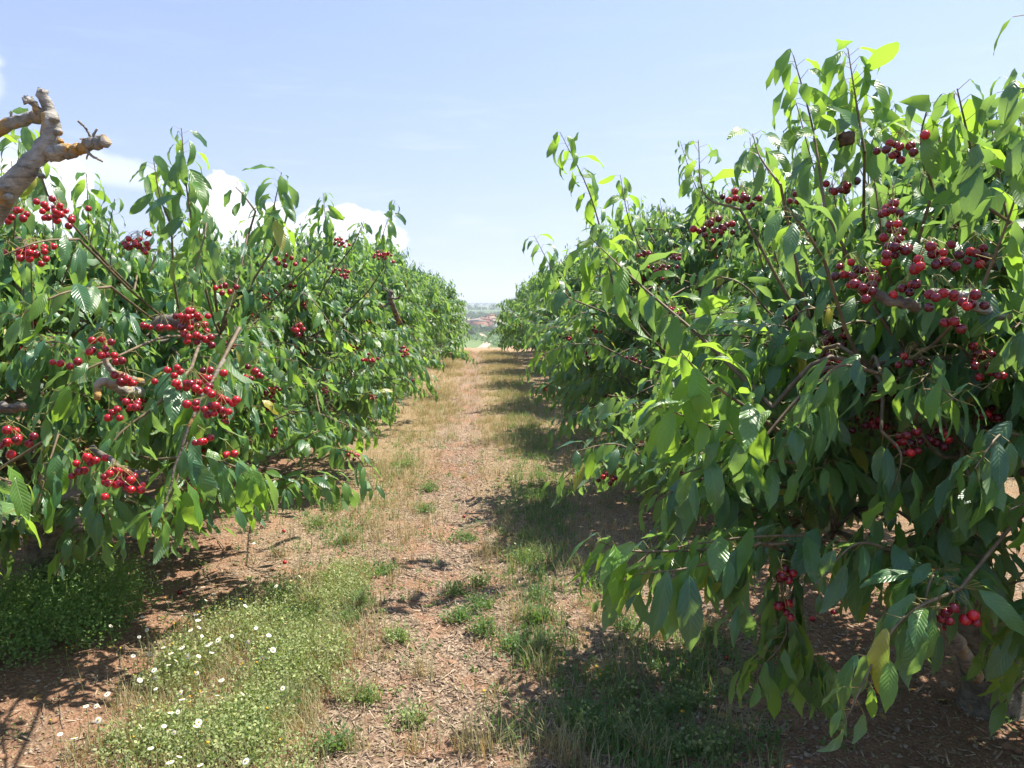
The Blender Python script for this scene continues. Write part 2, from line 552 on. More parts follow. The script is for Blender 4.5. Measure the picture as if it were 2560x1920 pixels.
xs = np.concatenate([-np.geomspace(12000, 12, 34), axis([(-11, -3, .35), (-3, 3, .05), (3, 11, .35)]), np.geomspace(12, 12000, 34)])
ys = np.concatenate([axis([(-60, -10, 8), (-10, 1.5, 1.0), (1.5, 7, .05), (7, 14, .1), (14, 30, .3), (30, 64, 2)]), np.geomspace(66, 9500, 110)])
GX, GY = np.meshgrid(xs, ys)
GZ = ground_z(GX, GY)
nx, ny = len(xs), len(ys)
i = np.arange(ny - 1)[:, None] * nx
j = np.arange(nx - 1)[None]
Q = np.stack([i + j, i + j + 1, i + nx + j + 1, i + nx + j], -1).reshape(-1, 4)
obj('ground', mk_mesh('ground', np.stack([GX, GY, GZ], -1).reshape(-1, 3), Q, ground_mat()), kind='structure')

# ------------------------------------------------------------------ leaf templates
def leaf_template(ts, curl, fold, wave, width=0.44, cols=3):
    """unit-length leaf along +Y, upper side +Z; returns V, uv, Q, T"""
    prof_t = [0, .06, .18, .36, .55, .72, .85, .94, 1]
    prof_w = [0.04, .34, .74, .98, 1.0, .78, .40, .13, 0.0]
    V, uv = [], []
    pos = np.zeros(2)
    last = 0.0
    for k, t in enumerate(ts):
        ang = curl * t
        pos = pos + (t - last) * np.array([math.cos(curl * (t + last) / 2), -math.sin(curl * (t + last) / 2)])
        last = t
        w = np.interp(t, prof_t, prof_w) * width / 2
        nrmv = np.array([math.sin(ang), math.cos(ang)])
        if t in (0, 1):
            V.append((0, pos[0], pos[1])); uv.append((t, .5))
        else:
            for c in ((-1, 0, 1) if cols == 3 else (-1, -.5, 0, .5, 1)):
                wz = wave * math.sin(t * 13 + c * 2.0) * abs(c) * 0.035
                h = abs(c) * w * math.sin(fold) - (abs(c) ** 2) * w * 0.25 + wz
                V.append((c * w * math.cos(fold) * (1 + 0.06 * math.sin(k * 2.4 + c) * abs(c)), pos[0] + nrmv[0] * h, pos[1] + nrmv[1] * h))
                uv.append((t, .5 + .5 * c * w / (width / 2)))
    n = len(ts)
    Q, T = [], []
    c = cols
    for q in range(c - 1):
        T.append((0, 2 + q, 1 + q))
    for k in range(n - 3):
        a = 1 + k * c
        for q in range(c - 1):
            Q.append((a + q, a + q + 1, a + c + q + 1, a + c + q))
    a = 1 + (n - 3) * c
    for q in range(c - 1):
        T.append((a + q, a + q + 1, a + c))
    return np.array(V, float), np.array(uv, float), np.array(Q), np.array(T)


TS_HI = [0, .07, .22, .40, .58, .74, .88, 1]
TS_LO = [0, .18, .5, .8, 1]
HI = [leaf_template(TS_HI, c, f, w, wd) for c, f, w, wd in
      ((0.6, .40, .6, .35), (1.0, .35, 1.0, .33), (1.4, .50, .8, .36), (0.3, .60, 1.1, .31), (0.9, .20, 1.4, .39), (1.7, .6, .6, .32))]
LO = [leaf_template(TS_LO, c, f, 0, wd) for c, f, wd in ((0.6, .40, .36), (1.0, .35, .33), (1.5, .5, .36), (0.3, .60, .32))]
TS_X = [0, .05, .13, .22, .31, .40, .49, .58, .67, .76, .85, .93, 1]
XH = [leaf_template(TS_X, c, f, w * .75, wd, 5) for c, f, w, wd in
      ((0.6, .40, .6, .35), (1.0, .35, 1.0, .33), (1.4, .50, .8, .36), (0.3, .60, 1.1, .31), (0.9, .20, 1.4, .39), (1.7, .6, .6, .32))]
HI_MESH = [mk_mesh('leaf', v, [q, t], M_LEAF, uv=u) for v, u, q, t in XH]
HI_MESH_Y = [mk_mesh('young_leaf', v, [q, t], M_YOUNG, uv=u) for v, u, q, t in XH]


def frames(B, Nn):
    """blade dir B, rough normal N -> 3x3 (cols x,y,z)"""
    Y = nrm(B)
    X = nrm(np.cross(Y, Nn))
    Z = np.cross(X, Y)
    return np.stack([X, Y, Z], -1)


def leaves_mesh(name, pos, rot, size, var, tmpl, mats, mi=None):
    Vs, Us, Qs, Ts, mq, mt = [], [], [], [], [], []
    n0 = 0
    for k, (v, u, q, t) in enumerate(tmpl):
        sel = np.where(var == k)[0]
        if not len(sel):
            continue
        P = np.einsum('nij,vj->nvi', rot[sel], v) * size[sel][:, None, None] + pos[sel][:, None]
        off = n0 + np.arange(len(sel))[:, None, None] * len(v)
        Vs.append(P.reshape(-1, 3))
        Us.append(np.tile(u, (len(sel), 1)))
        Qs.append((q[None] + off).reshape(-1, 4))
        Ts.append((t[None] + off).reshape(-1, 3))
        if mi is not None:
            mq.append(np.repeat(mi[sel], len(q)))
            mt.append(np.repeat(mi[sel], len(t)))
        n0 += len(sel) * len(v)
    return mk_mesh(name, np.concatenate(Vs), [np.concatenate(Qs), np.concatenate(Ts)], mats, uv=np.concatenate(Us),
                   mi=np.concatenate(mq + mt) if mi is not None else None)


# ------------------------------------------------------------------ cherry
def sphere(r, seg, rings, squash=1.0, dimple=0.0):
    V = [(0, 0, r * squash * (1 - dimple))]
    for a in range(1, rings):
        th = math.pi * a / rings
        for b in range(seg):
            ph = 2 * math.pi * b / seg
            V.append((r * math.sin(th) * math.cos(ph), r * math.sin(th) * math.sin(ph), r * squash * math.cos(th)))
    V.append((0, 0, -r * squash))
    Q, T = [], []
    for b in range(seg):
        T.append((0, 1 + b, 1 + (b + 1) % seg))
        T.append((len(V) - 1, 1 + (rings - 2) * seg + (b + 1) % seg, 1 + (rings - 2) * seg + b))
    for a in range(rings - 2):
        for b in range(seg):
            i0 = 1 + a * seg
            Q.append((i0 + b, i0 + seg + b, i0 + seg + (b + 1) % seg, i0 + (b + 1) % seg))
    return np.array(V), np.array(Q), np.array(T)


CV, CQ, CT = sphere(0.0134, 10, 7, 0.95, 0.28)
ME_CHERRY = mk_mesh('cherry', CV, [CQ, CT], M_CHERRY)
ME_DARK = mk_mesh('dark_cherry', CV, [CQ, CT], M_DARKCH)
SV, SQ, ST = sphere(0.0130, 6, 4, 0.95)


def cluster_layout(r, n):
    """cherries of one bunch: offsets around the spur, hanging on stalks"""
    out = []
    tries = 0
    while len(out) < n and tries < 4000:
        tries += 1
        w = 0.014 + 0.0042 * n ** 0.72 + tries * 4e-6
        p = r.normal(size=3) * np.array([w * .62, w * .62, w * .38]) + np.array([0, 0, -0.035])
        if all(np.linalg.norm(p - q) > 0.0218 for q in out):
            out.append(p)
    return np.array(out)


# ------------------------------------------------------------------ tree generator
def env(th, z, T):
    """crown radius at azimuth th, height z"""
    H, R0, z0 = T['H'], T['R'], T['z0']
    t = np.clip((z - z0) / (H - z0), 0, 1)
    p = np.where(t < 0.35, 0.80 + 0.20 * np.sin(t / 0.35 * math.pi / 2), np.sqrt(np.clip(1 - ((t - 0.35) / 0.65) ** T.get('dome', 1.9), 0, 1)))
    lump = 1 + 0.22 * vnoise(th * 1.6 + T['seed'], z * 2.2, T['seed']) + 0.07 * vnoise(th * 4 + 3, z * 6, T['seed'] + 1)
    return R0 * p * lump


def make_tree(T, hero=False, near=False):
    """returns dict of geometry in coordinates local to the trunk base"""
    r = np.random.default_rng(T['seed'])
    H, R0 = T['H'], T['R']
    lean = np.array(T.get('lean', (0, 0)), float)
    fork = np.array([lean[0], lean[1], T.get('fork', 0.62)])
    tr = Geo()
    tp = bez([(0, 0, -0.08), (0.0, 0.0, 0.05), fork * [0.35, 0.35, .45], fork, fork + [lean[0] * .5, lean[1] * .5, 0.22]], 14)
    th_ = T.get('trunk', 0.085)
    tr.tube(tp, th_ * np.interp(np.linspace(0, 1, 14), [0, .12, .3, .8, 1], [1.9, 1.35, 1.0, 1.08, 0.55]), 14, wob=0.06)
    limbs, nodes, nrad = [], [], []
    nl = T.get('limbs', 5)
    a0 = r.uniform(0, 6.28)
    for k in range(nl):
        a = a0 + k * 2 * math.pi / nl + r.normal() * 0.2
        hz = H * r.uniform(.62, .82)
        rr = R0 * r.uniform(.45, .72)
        e = np.array([math.cos(a) * rr, math.sin(a) * rr, hz])
        m1 = fork + np.array([math.cos(a) * rr * .30, math.sin(a) * rr * .30, (hz - fork[2]) * .26])
        m2 = fork + (e - fork) * [.72, .72, .60] + r.normal(size=3) * .04
        P = bez([fork - [0, 0, .05], m1, m2, e], 12)
        P[2:-1] += r.normal(size=(9, 3)) * 0.008
        g = Geo()
        rad = np.linspace(0.046, 0.014, 12) * r.uniform(.85, 1.15)
        g.tube(P, rad, 8, wob=0.04)
        limbs.append(g)
        nodes.append(P[2:]); nrad.append(rad[2:])
        for s in range(8):
            kk = int(r.integers(2, 10))
            b = P[kk]
            aa = a + r.normal() * .9
            zz = max(r.uniform(.26, .88) * H, T.get('zmin', .18) + .3)
            ra = r.uniform(.45, .82) * env(aa, zz, T)
            e2 = np.array([math.cos(aa) * ra, math.sin(aa) * ra, zz])
            mid = b + (e2 - b) * .5 + [0, 0, .10] + r.normal(size=3) * .03
            P2 = bez([b, mid, e2], 9)
            P2[1:-1] += r.normal(size=(7, 3)) * .006
            g2 = Geo()
            rd = np.linspace(min(rad[kk] * .7, .02), .006, 9)
            g2.tube(P2, rd, 6, wob=.05)
            limbs.append(g2)
            nodes.append(P2[1:]); nrad.append(rd[1:])
    ND = np.concatenate(nodes)
    twig = Geo()
    LP, LB, LN, LS, LM, LO_, LA = [], [], [], [], [], [], []       # leaf pos, blade, normal, size, material idx, outerness
    spurs = []

    def leaf(p, ax, out, droop, size, young, outer, pet=0.035):
        pd = nrm(out * .85 + ax * .45 + np.array([0, 0, .12]))
        q = p + pd * pet
        arch = ax[2] > .6 and r.random() < .8
        if arch:
            b = nrm(out * r.uniform(.6, 1.0) + np.array([0, 0, r.uniform(-1.0, .05)]) + r.normal(size=3) * .15)
        else:
            b = nrm(out * r.uniform(.3, .8) + ax * r.uniform(.25, .7) + np.array([0, 0, -droop * 1.05]) + r.normal(size=3) * .17)
        LA.append(arch)
        nn = nrm(np.array([0, 0, .9]) + out * .6 + r.normal(size=3) * .45)
        LP.append(q); LB.append(b); LN.append(nn); LS.append(size); LM.append(young); LO_.append(outer)
        if near:
            twig.tube(np.array([p, p + pd * pet * .6, q]), [.0011, .0009, .0009], 3, cap=False, mi=1)

    def shoot(base, pts, outer=1.0, nleaf=14, young=0.1, droop=(0.5, 1.25), size=0.115, r0=.005, link=True, tipgrow=True, tipmin=.52):
        if link:
            d = np.linalg.norm(ND - base, axis=1) + 0.4 * np.abs(ND[:, 2] - base[2] + .1)
            nd = ND[int(np.argmin(d))]
            if np.linalg.norm(nd - base) > 0.03:
                mid = (nd + base) / 2 + np.array([0, 0, -0.04 if base[2] > nd[2] else .05]) + r.normal(size=3) * .02
                twig.tube(bez([nd, mid, base], 6), np.linspace(.0070, r0 * .9, 6) * T.get('tw', 1), 5 if near else 4, cap=False)
        P = bez(pts, 12)
        twig.tube(P, np.linspace(r0, .0016, 12), 5 if near else 3, cap=False)
        ax = nrm(np.gradient(P, axis=0))
        L = np.linalg.norm(np.diff(P, axis=0), axis=1).sum()
        phi = r.uniform(0, 6.28)
        for k in range(nleaf):
            t = (k + .6) / nleaf
            u = t * 11
            i0 = min(int(u), 10)
            p = P[i0] + (P[i0 + 1] - P[i0]) * (u - i0)
            a = ax[i0]
            ref = np.array([0, 0, 1.0]) if abs(a[2]) < .9 else np.array([1.0, 0, 0])
            x = nrm(np.cross(a, ref)); y = np.cross(a, x)
            phi += 2.4 + r.normal() * .25
            out = x * math.cos(phi) + y * math.sin(phi)
            out = nrm(out + np.array([0, 0, -0.15]))
            sz = size * r.uniform(.65, 1.28) * (tipmin + (1 - tipmin) * min(1, (1 - t) * 3 + .1)) if tipgrow else size * r.uniform(.8, 1.2)
            leaf(p, a, out, r.uniform(*droop), sz, 1 if r.random() < young * (0.3 + 1.4 * t) else 0, outer)

    def rosette(p, outdir, outer, n=7, size=.105):
        for k in range(n):
            a = 2 * math.pi * k / n + r.normal() * .25
            out = nrm(np.array([math.cos(a), math.sin(a), .0]) + outdir * .45)
            leaf(p, np.array([0, 0, .25]), out, r.uniform(.15, 1.0), size * r.uniform(.8, 1.2), 0, outer, .045)

    ns = T['shoots']
    skip = T.get('skip')
    for k in range(ns):
        for _ in range(60):
            th = r.uniform(0, 2 * math.pi)
            u = r.uniform(0, 1)
            z = T['z0'] + (H - T['z0']) * (u ** .85)
            if skip is None or not skip(th, z):
                break
        f = r.uniform(.42, .93) ** 0.8
        ra = env(th, z, T) * f
        rad = np.array([math.cos(th), math.sin(th), 0])
        base = rad * ra + [0, 0, z * (0.90 if f > .6 else .97)]
        hh = (z - T['z0']) / (H - T['z0'])
        L = r.uniform(.22, .48)
        tang = np.array([-rad[1], rad[0], 0]) * r.normal() * .45
        if hh > .72:
            d0 = nrm(rad * .35 + tang * .6 + [0, 0, 1.0])
            L *= .8 + .5 * r.random()
            d1 = nrm(d0 + [0, 0, .2])
            if r.random() > .25:
                L *= .65
        elif hh > .3:
            d0 = nrm(rad * .9 + tang + [0, 0, r.uniform(.1, .9)])
            d1 = nrm(d0 + [0, 0, -.6])
        else:
            d0 = nrm(rad * .9 + tang + [0, 0, r.uniform(-.2, .35)])
            d1 = nrm(d0 + [0, 0, -.9])
            L *= 1.1
        pts = [base, base + d0 * L * .5, base + d0 * L * .5 + d1 * L * .5]
        if pts[2][2] < T.get('zmin', .18) + .12:
            continue
        shoot(base, pts, outer=f, nleaf=int(L * 36) + 4, young=.10 if hh > .5 else .04, size=T.get('leaf', .120))
        rosette(base, rad * .3, f, int(r.integers(9, 14)), T.get('leaf', .120) * .98)
        if r.random() < .75:
            rosette(pts[0] * .45 + pts[1] * .55, rad * .5, f, int(r.integers(7, 11)), T.get('leaf', .120))
        spurs.append((base, rad, f, th, z))
        if r.random() < .7:
            # inner filler rosette on the branch wood, keeps the heart of the crown leafy
            q = rad * ra * r.uniform(.35, .8) + [0, 0, z * r.uniform(.8, 1.0)]
            rosette(q, rad * .2, .4, 6, .10)
    base_w = np.array([T['x'], T['y'], 0]) if 'x' in T else None
    for feat in T.get('feat', ()):
        pts = [np.array(q) - base_w for q in feat['p']]
        shoot(pts[0], pts, outer=1.2, nleaf=feat.get('n', 12), young=feat.get('young', .15), droop=feat.get('droop', (.5, 1.25)), tipmin=.74,
              size=feat.get('size', .12), r0=feat.get('r', .005), link=feat.get('link', True))
    return dict(trunk=tr, limbs=limbs, twig=twig, nodes=ND, spurs=spurs,
                P=np.array(LP), B=np.array(LB), N=np.array(LN), S=np.array(LS), M=np.array(LM), O=np.array(LO_), A=np.array(LA), r=r)


def cherries_at(T, D, spots, parent, hero):
    """bunches: each a part with its cherries as sub-parts (near) or small joined bunches (far)"""
    r = D['r']
    far = Geo()
    for p, n in spots:
        lay = cluster_layout(r, n)
        if hero:
            g = Geo()
            for q in lay:
                top = np.array([0, 0, 0.012]) + r.normal(size=3) * .006
                g.tube(bez([top, (top + q) / 2 + r.normal(size=3) * .006 + [0, 0, .008], q + [0, 0, .010]], 5), .0009, 3, cap=False)
            cl = obj('cherry_cluster', g.mesh('cherry_stalks', M_CSTALK), parent, loc=p)
            for q in lay:
                s = r.uniform(.74, 1.0)
                M = Matrix.Translation(q) @ Matrix.Rotation(r.uniform(0, 6.28), 4, 'Z') @ Matrix.Rotation(r.normal() * .35, 4, 'X') @ Matrix.Scale(s, 4)
                obj('cherry', ME_DARK if r.random() < T.get('dark', .15) else ME_CHERRY, cl, M=M)
        else:
            for q in lay:
                far.add(SV * r.uniform(.9, 1.15) + p + q, SQ, ST)
    if not hero and spots:
        obj('cherries', far.mesh('cherries', M_CHERRY), parent, kind='stuff')


def in_frame(P, m=60):
    x, y, d = proj(P)
    return (d > .3) & (x > -m) & (x < W_ + m) & (y > -m) & (y < H_ + m)


TREE_GROUP_L, TREE_GROUP_R = 'cherry trees of the row left of the path', 'cherry trees of the row right of the path'
N_HERO_LEAF = 300
nleaf_total = 0


def build_near(T, label, group, cl_spots, n_rand, hero=True):
    global nleaf_total
    b = np.array([T['x'], T['y'], float(ground_z(T['x'], T['y']))])
    root = obj('cherry_tree', None, loc=b, label=label, cat='tree', group=group)
    D = make_tree(T, near=True)
    r = D['r']
    obj('trunk', D['trunk'].mesh('trunk', M_BARK), root)
    for g in D['limbs']:
        obj('branch', g.mesh('branch', M_BARK), root)
    obj('twigs', D['twig'].mesh('twigs', [M_TWIG, M_PET]), root, kind='stuff')
    P, B, Nn, S, Mi, O, Ar = (D[k] for k in 'PBNSMOA')
    PW = P + b
    # bunch positions: given ones, then random ones near outer spurs on the side one can see
    spots = [(np.asarray(p) - b, n) for p, n in cl_spots]
    cand = [s for s in D['spurs'] if s[2] > .62]
    r.shuffle(cand)
    toc = nrm(CAM - b - [0, 0, 1.2])
    k = 0
    for base, rad, f, th, z in cand:
        if k >= n_rand:
            break
        p = base + rad * .06 + [0, 0, -.01]
        if rad @ toc < -.1 or not in_frame(p + b) or z < .35 * T['H']:
            continue
        k += 1
        spots.append((p, int(r.integers(3, 12))))
    # leaves that would grow through a bunch are left out, and those right over it
    keep = np.ones(len(P), bool)
    C = P + B * S[:, None] * .5
    for p, n in spots:
        v = nrm(CAM - b - p)
        w = C - p - np.array([0, 0, -.035])
        al = w @ v
        pr = np.linalg.norm(w - al[:, None] * v, axis=1)
        keep &= ~((pr < .045 + .0022 * n) & (al > -.04) & (al < .32))
    d2 = np.linalg.norm(PW - CAM, axis=1)
    keep &= d2 > 1.15
    keep &= P[:, 2] > .08
    keep &= (O > 1.1) | (P[:, 2] > T.get('zmin', .18) + T.get('leaf', .13)) | (P[:, 1] > .9)
    P, B, Nn, S, Mi, O, PW, Ar = (a[keep] for a in (P, B, Nn, S, Mi, O, PW, Ar))
    RM = frames(B, Nn)
    var = np.where(Ar, np.array([1, 2, 5, 5])[r.integers(0, 4, len(P))], np.array([0, 1, 3, 4, 0, 2])[r.integers(0, 6, len(P))])
    nleaf_total += len(P)
    # the leaves that show largest become parts of their own
    cen = PW + B * S[:, None] * .5
    x, y, d = proj(cen)
    vis = in_frame(cen, 0)
    d2 = d2[keep]
    bx, by = np.floor(x / 14), np.floor(y / 14)
    score = np.where(vis, d2 - .35 * O, 1e6)
    # nearest leaf of each small patch of the picture first, so that the chosen ones are seen
    order = np.lexsort((d2,))
    seen, first = set(), np.zeros(len(P), bool)
    for q in order:
        if not vis[q]:
            continue
        key = (bx[q], by[q])
        if key not in seen:
            seen.add(key); first[q] = True
    score = score - first * .8
    pick = np.argsort(score)[:N_HERO_LEAF]
    pick = pick[score[pick] < 1e5]
    mask = np.zeros(len(P), bool); mask[pick] = True
    for q in pick:
        Mx = Matrix.Identity(4)
        rs = RM[q] * S[q]
        for a in range(3):
            for c in range(3):
                Mx[a][c] = rs[a][c]
            Mx[a][3] = P[q][a]
        obj('leaf', (HI_MESH_Y if Mi[q] else HI_MESH)[var[q]], root, M=Mx)
    rest = ~mask
    obj('foliage', leaves_mesh('foliage', P[rest], RM[rest], S[rest], var[rest], HI, [M_LEAF, M_YOUNG], Mi[rest]), root, kind='stuff')
    cherries_at(T, D, spots, root, hero)
    return root, D


def feat(pts, **kw):
    return dict(p=[at(*q) for q in pts], **kw)


# --- left row, near trees
L0 = dict(x=-2.35, y=0.75, H=2.25, R=1.15, z0=.55, seed=21, shoots=130, limbs=4,
          feat=[feat([(-160, 1180, 1.75), (-40, 1225, 1.7), (60, 1262, 1.65)], n=9, size=.115, young=.6),
                feat([(-120, 1330, 1.9), (-60, 1340, 1.85), (10, 1330, 1.8)], n=5, size=.12, young=.5),
                feat([(-200, 420, 2.3), (-40, 400, 2.2), (70, 330, 2.1)], n=9, size=.10)])
L1 = dict(x=-2.30, y=4.0, H=1.92, R=1.50, z0=.48, zmin=.32, seed=5, shoots=430,
          feat=[feat([(500, 700, 3.1), (470, 520, 3.1), (455, 356, 3.1)], n=34, size=.15, droop=(.6, 1.3)),
                feat([(430, 600, 3.2), (400, 520, 3.2), (385, 428, 3.2)], n=26, size=.13, young=.4),
                feat([(690, 640, 3.5), (685, 560, 3.5), (705, 462, 3.5)], n=26, size=.155),
                feat([(640, 560, 3.4), (610, 520, 3.4), (590, 500, 3.4)], n=6, size=.10),
                feat([(225, 640, 3.8), (222, 560, 3.8), (218, 462, 3.8)], n=24, size=.135, young=.6),
                feat([(120, 520, 3.2), (95, 440, 3.2), (70, 350, 3.2)], n=20, size=.125, young=.4),
                feat([(600, 860, 2.7), (540, 980, 2.5), (480, 1120, 2.4), (440, 1260, 2.3), (400, 1345, 2.25)], n=52, size=.135, r=.009, young=.3, droop=(.5, 1.1)),
                feat([(480, 960, 2.7), (400, 1050, 2.5), (300, 1130, 2.4), (230, 1240, 2.3)], n=36, size=.135, r=.008, young=.2),
                feat([(150, 1120, 2.6), (120, 1220, 2.5), (90, 1330, 2.45)], n=24, size=.12),
                feat([(260, 1180, 2.6), (260, 1280, 2.5), (290, 1380, 2.45)], n=26, size=.125),
                feat([(500, 1180, 2.5), (590, 1210, 2.45), (660, 1245, 2.4)], n=24, size=.13, young=.35),
                feat([(300, 930, 2.6), (200, 980, 2.5), (110, 1090, 2.5)], n=22, size=.115),
                feat([(280, 760, 2.5), (160, 780, 2.3), (30, 850, 2.2)], n=20, size=.12, young=.3),
                feat([(200, 640, 2.6), (100, 650, 2.4), (-20, 700, 2.3)], n=18, size=.12, young=.3),
                feat([(520, 560, 3.1), (510, 640, 2.95), (470, 760, 2.9)], n=20, size=.12),
                feat([(620, 620, 3.2), (600, 720, 3.1), (570, 820, 3.0)], n=20, size=.12)])
L2 = dict(x=-2.20, y=7.0, H=2.04, R=1.50, z0=.40, seed=8, shoots=400,
          feat=[feat([(960, 690, 6.2), (955, 620, 6.2), (988, 522, 6.2)], n=26, size=.16),
                feat([(820, 640, 5.6), (815, 580, 5.6), (808, 505, 5.6)], n=26, size=.16),
                feat([(880, 640, 5.9), (900, 600, 5.9), (908, 580, 5.9)], n=12, size=.12),
                feat([(760, 760, 4.6), (800, 800, 4.4), (850, 880, 4.3)], n=18, size=.125, young=.3),
                feat([(800, 1060, 4.8), (870, 1090, 4.6), (925, 1120, 4.6)], n=18, size=.12)])
# --- right row, near trees
R0_ = dict(x=2.75, y=-0.1, H=1.75, R=1.0, z0=.5, seed=31, shoots=120, limbs=4,
           feat=[feat([(2760, -60, 1.5), (2660, 0, 1.45), (2570, 60, 1.45)], n=6, size=.12, young=.5),
                 feat([(2760, 420, 1.7), (2650, 380, 1.7), (2560, 400, 1.7)], n=8, size=.12, young=.3),
                 feat([(2800, 250, 1.9), (2640, 230, 1.8), (2520, 240, 1.8)], n=14, size=.11),
                 feat([(2750, 1230, 1.9), (2640, 1240, 1.8), (2520, 1290, 1.75)], n=12, size=.12, young=.3),
                 feat([(2750, 1560, 2.0), (2620, 1570, 1.9), (2500, 1640, 1.9)], n=14, size=.12)])


def r1_skip(th, z):
    # open underside on the path / camera side of the near right tree
    return z < .80 and math.sin(th) < .5


R1 = dict(x=1.95, y=2.75, H=2.14, R=1.38, z0=.55, zmin=.54, seed=13, shoots=500, lean=(-.20, .10), fork=.80, trunk=.095, dark=.75, skip=r1_skip,
          feat=[feat([(2160, 420, 2.3), (2140, 300, 2.35), (2118, 160, 2.4)], n=36, size=.14, young=.9, droop=(.4, 1.1)),
                feat([(2060, 560, 2.2), (2030, 360, 2.3), (1982, 178, 2.35)], n=32, size=.135, young=.9, droop=(.4, 1.1)),
                feat([(2460, 560, 2.0), (2420, 400, 1.95), (2390, 270, 1.9)], n=26, size=.145, young=.4),
                feat([(2330, 520, 2.1), (2300, 400, 2.0), (2320, 300, 2.0)], n=14, size=.125, young=.3),
                feat([(1850, 560, 2.5), (1760, 520, 2.6), (1745, 385, 2.7)], n=22, size=.125, young=.3),
                feat([(1950, 500, 2.4), (1900, 430, 2.5), (1880, 370, 2.55)], n=14, size=.115),
                feat([(1930, 1060, 2.2), (1760, 890, 2.3), (1600, 750, 2.4), (1475, 630, 2.5)], n=44, size=.155, young=.55, r=.008, droop=(.35, .9)),
                feat([(1960, 1130, 2.1), (1860, 1060, 2.0), (1760, 990, 1.95), (1700, 925, 1.9)], n=28, size=.14, young=.95, r=.007, droop=(.3, .9)),
                feat([(1900, 1150, 2.0), (1800, 1120, 1.95), (1640, 1060, 1.9)], n=22, size=.145, young=.4),
                feat([(2000, 1200, 2.1), (1850, 1190, 2.0), (1700, 1230, 1.95)], n=13, size=.13, young=.3),
                feat([(2290, 1460, 2.3), (2060, 1390, 2.1), (1880, 1385, 2.0), (1700, 1410, 1.95)], n=34, size=.14, r=.006, droop=(.45, 1.1)),
                feat([(1900, 1400, 2.0), (1740, 1460, 1.92), (1600, 1480, 1.88)], n=17, size=.155, young=.2, droop=(.6, 1.3)),
                feat([(1960, 1400, 2.05), (1700, 1420, 2.0), (1560, 1420, 1.95), (1500, 1400, 1.9)], n=18, size=.155, young=.3, droop=(.5, 1.2)),
                feat([(1950, 1440, 2.05), (1955, 1540, 2.05), (1960, 1640, 2.0), (1880, 1730, 2.0)], n=38, size=.135, droop=(.8, 1.3)),
                feat([(1960, 1600, 2.05), (2010, 1680, 2.05), (2060, 1730, 2.0)], n=18, size=.135, droop=(.7, 1.2)),
                feat([(2200, 1120, 2.0), (2250, 1180, 1.95), (2230, 1270, 1.95)], n=12, size=.13, droop=(.7, 1.3)),
                feat([(2290, 1400, 2.2), (2380, 1420, 2.1), (2500, 1440, 2.05)], n=20, size=.13),
                feat([(2240, 1300, 2.2), (2170, 1380, 2.1), (2130, 1480, 2.1)], n=20, size=.13, droop=(.7, 1.3)),
                feat([(2360, 1250, 2.2), (2330, 1340, 2.1), (2370, 1440, 2.1)], n=20, size=.13, droop=(.7, 1.3)),
                feat([(2440, 1150, 2.2), (2460, 1250, 2.1), (2440, 1340, 2.1)], n=16, size=.125, young=.5),
                feat([(2600, 1480, 2.3), (2520, 1500, 2.2), (2440, 1560, 2.15)], n=18, size=.12),
                feat([(2620, 1600, 2.3), (2540, 1620, 2.2), (2460, 1700, 2.15)], n=18, size=.12),
                feat([(2600, 1700, 2.4), (2560, 1740, 2.3), (2500, 1800, 2.25)], n=10, size=.11),
                feat([(2330, 1380, 2.3), (2300, 1440, 2.2), (2270, 1500, 2.15)], n=16, size=.12),
                feat([(2060, 700, 2.0), (2010, 620, 1.95), (1960, 560, 1.95)], n=14, size=.125, young=.4),
                feat([(2200, 980, 2.0), (2100, 960, 1.9), (2040, 1020, 1.9)], n=14, size=.13)])
R2 = dict(dark=.6, x=1.98, y=5.8, H=2.44, R=1.46, z0=.42, seed=17, shoots=420,
          feat=[feat([(1540, 760, 4.5), (1480, 520, 4.4), (1400, 350, 4.3)], n=40, size=.165, young=.7, r=.007, droop=(.4, 1.1)),
                feat([(1600, 640, 4.6), (1570, 560, 4.6), (1550, 455, 4.6)], n=24, size=.15, young=.3),
                feat([(1420, 760, 5.0), (1385, 700, 5.0), (1335, 605, 5.0)], n=26, size=.155),
                feat([(1500, 880, 4.6), (1430, 880, 4.5), (1340, 910, 4.4)], n=20, size=.13, young=.7),
                feat([(1560, 1020, 4.6), (1470, 1040, 4.5), (1390, 1080, 4.4)], n=18, size=.12)])

build_near(L0, 'cherry tree with the sawn-off limb, cut by the left edge of the photo', None, [], 4)
root_l1, _ = build_near(L1, 'leafy cherry tree with many red bunches, front tree of the left row', None,
           [(at(145, 508, 2.6), 20), (at(80, 602, 2.5), 18), (at(345, 588, 3.2), 20), (at(480, 775, 2.55), 16), (at(492, 815, 2.5), 12),
            (at(255, 845, 2.3), 13), (at(315, 925, 2.35), 9), (at(480, 935, 2.25), 12), (at(540, 985, 2.15), 16), (at(290, 1165, 2.15), 14),
            (at(215, 1135, 2.2), 10), (at(300, 1185, 2.12), 8), (at(25, 1065, 2.1), 14), (at(10, 440, 2.3), 9), (at(45, 512, 2.5), 8),
            (at(335, 985, 2.25), 4), (at(640, 905, 2.7), 8), (at(740, 800, 3.3), 8), (at(720, 630, 3.5), 8), (at(500, 1075, 2.2), 4), (at(160, 870, 2.4), 3), (at(400, 790, 2.6), 6), (at(560, 700, 3.0), 7), (at(520, 905, 2.4), 6), (at(430, 900, 2.4), 4), (at(280, 1000, 2.3), 4), (at(560, 1110, 2.4), 3)], 26)
build_near(L2, 'dense cherry tree with a bare pruned stub, second in the left row', None,
           [(at(850, 595, 5.4), 12), (at(955, 630, 5.6), 18), (at(860, 670, 5.2), 12), (at(1010, 865, 5.6), 10), (at(925, 885, 5.0), 8)], 34)
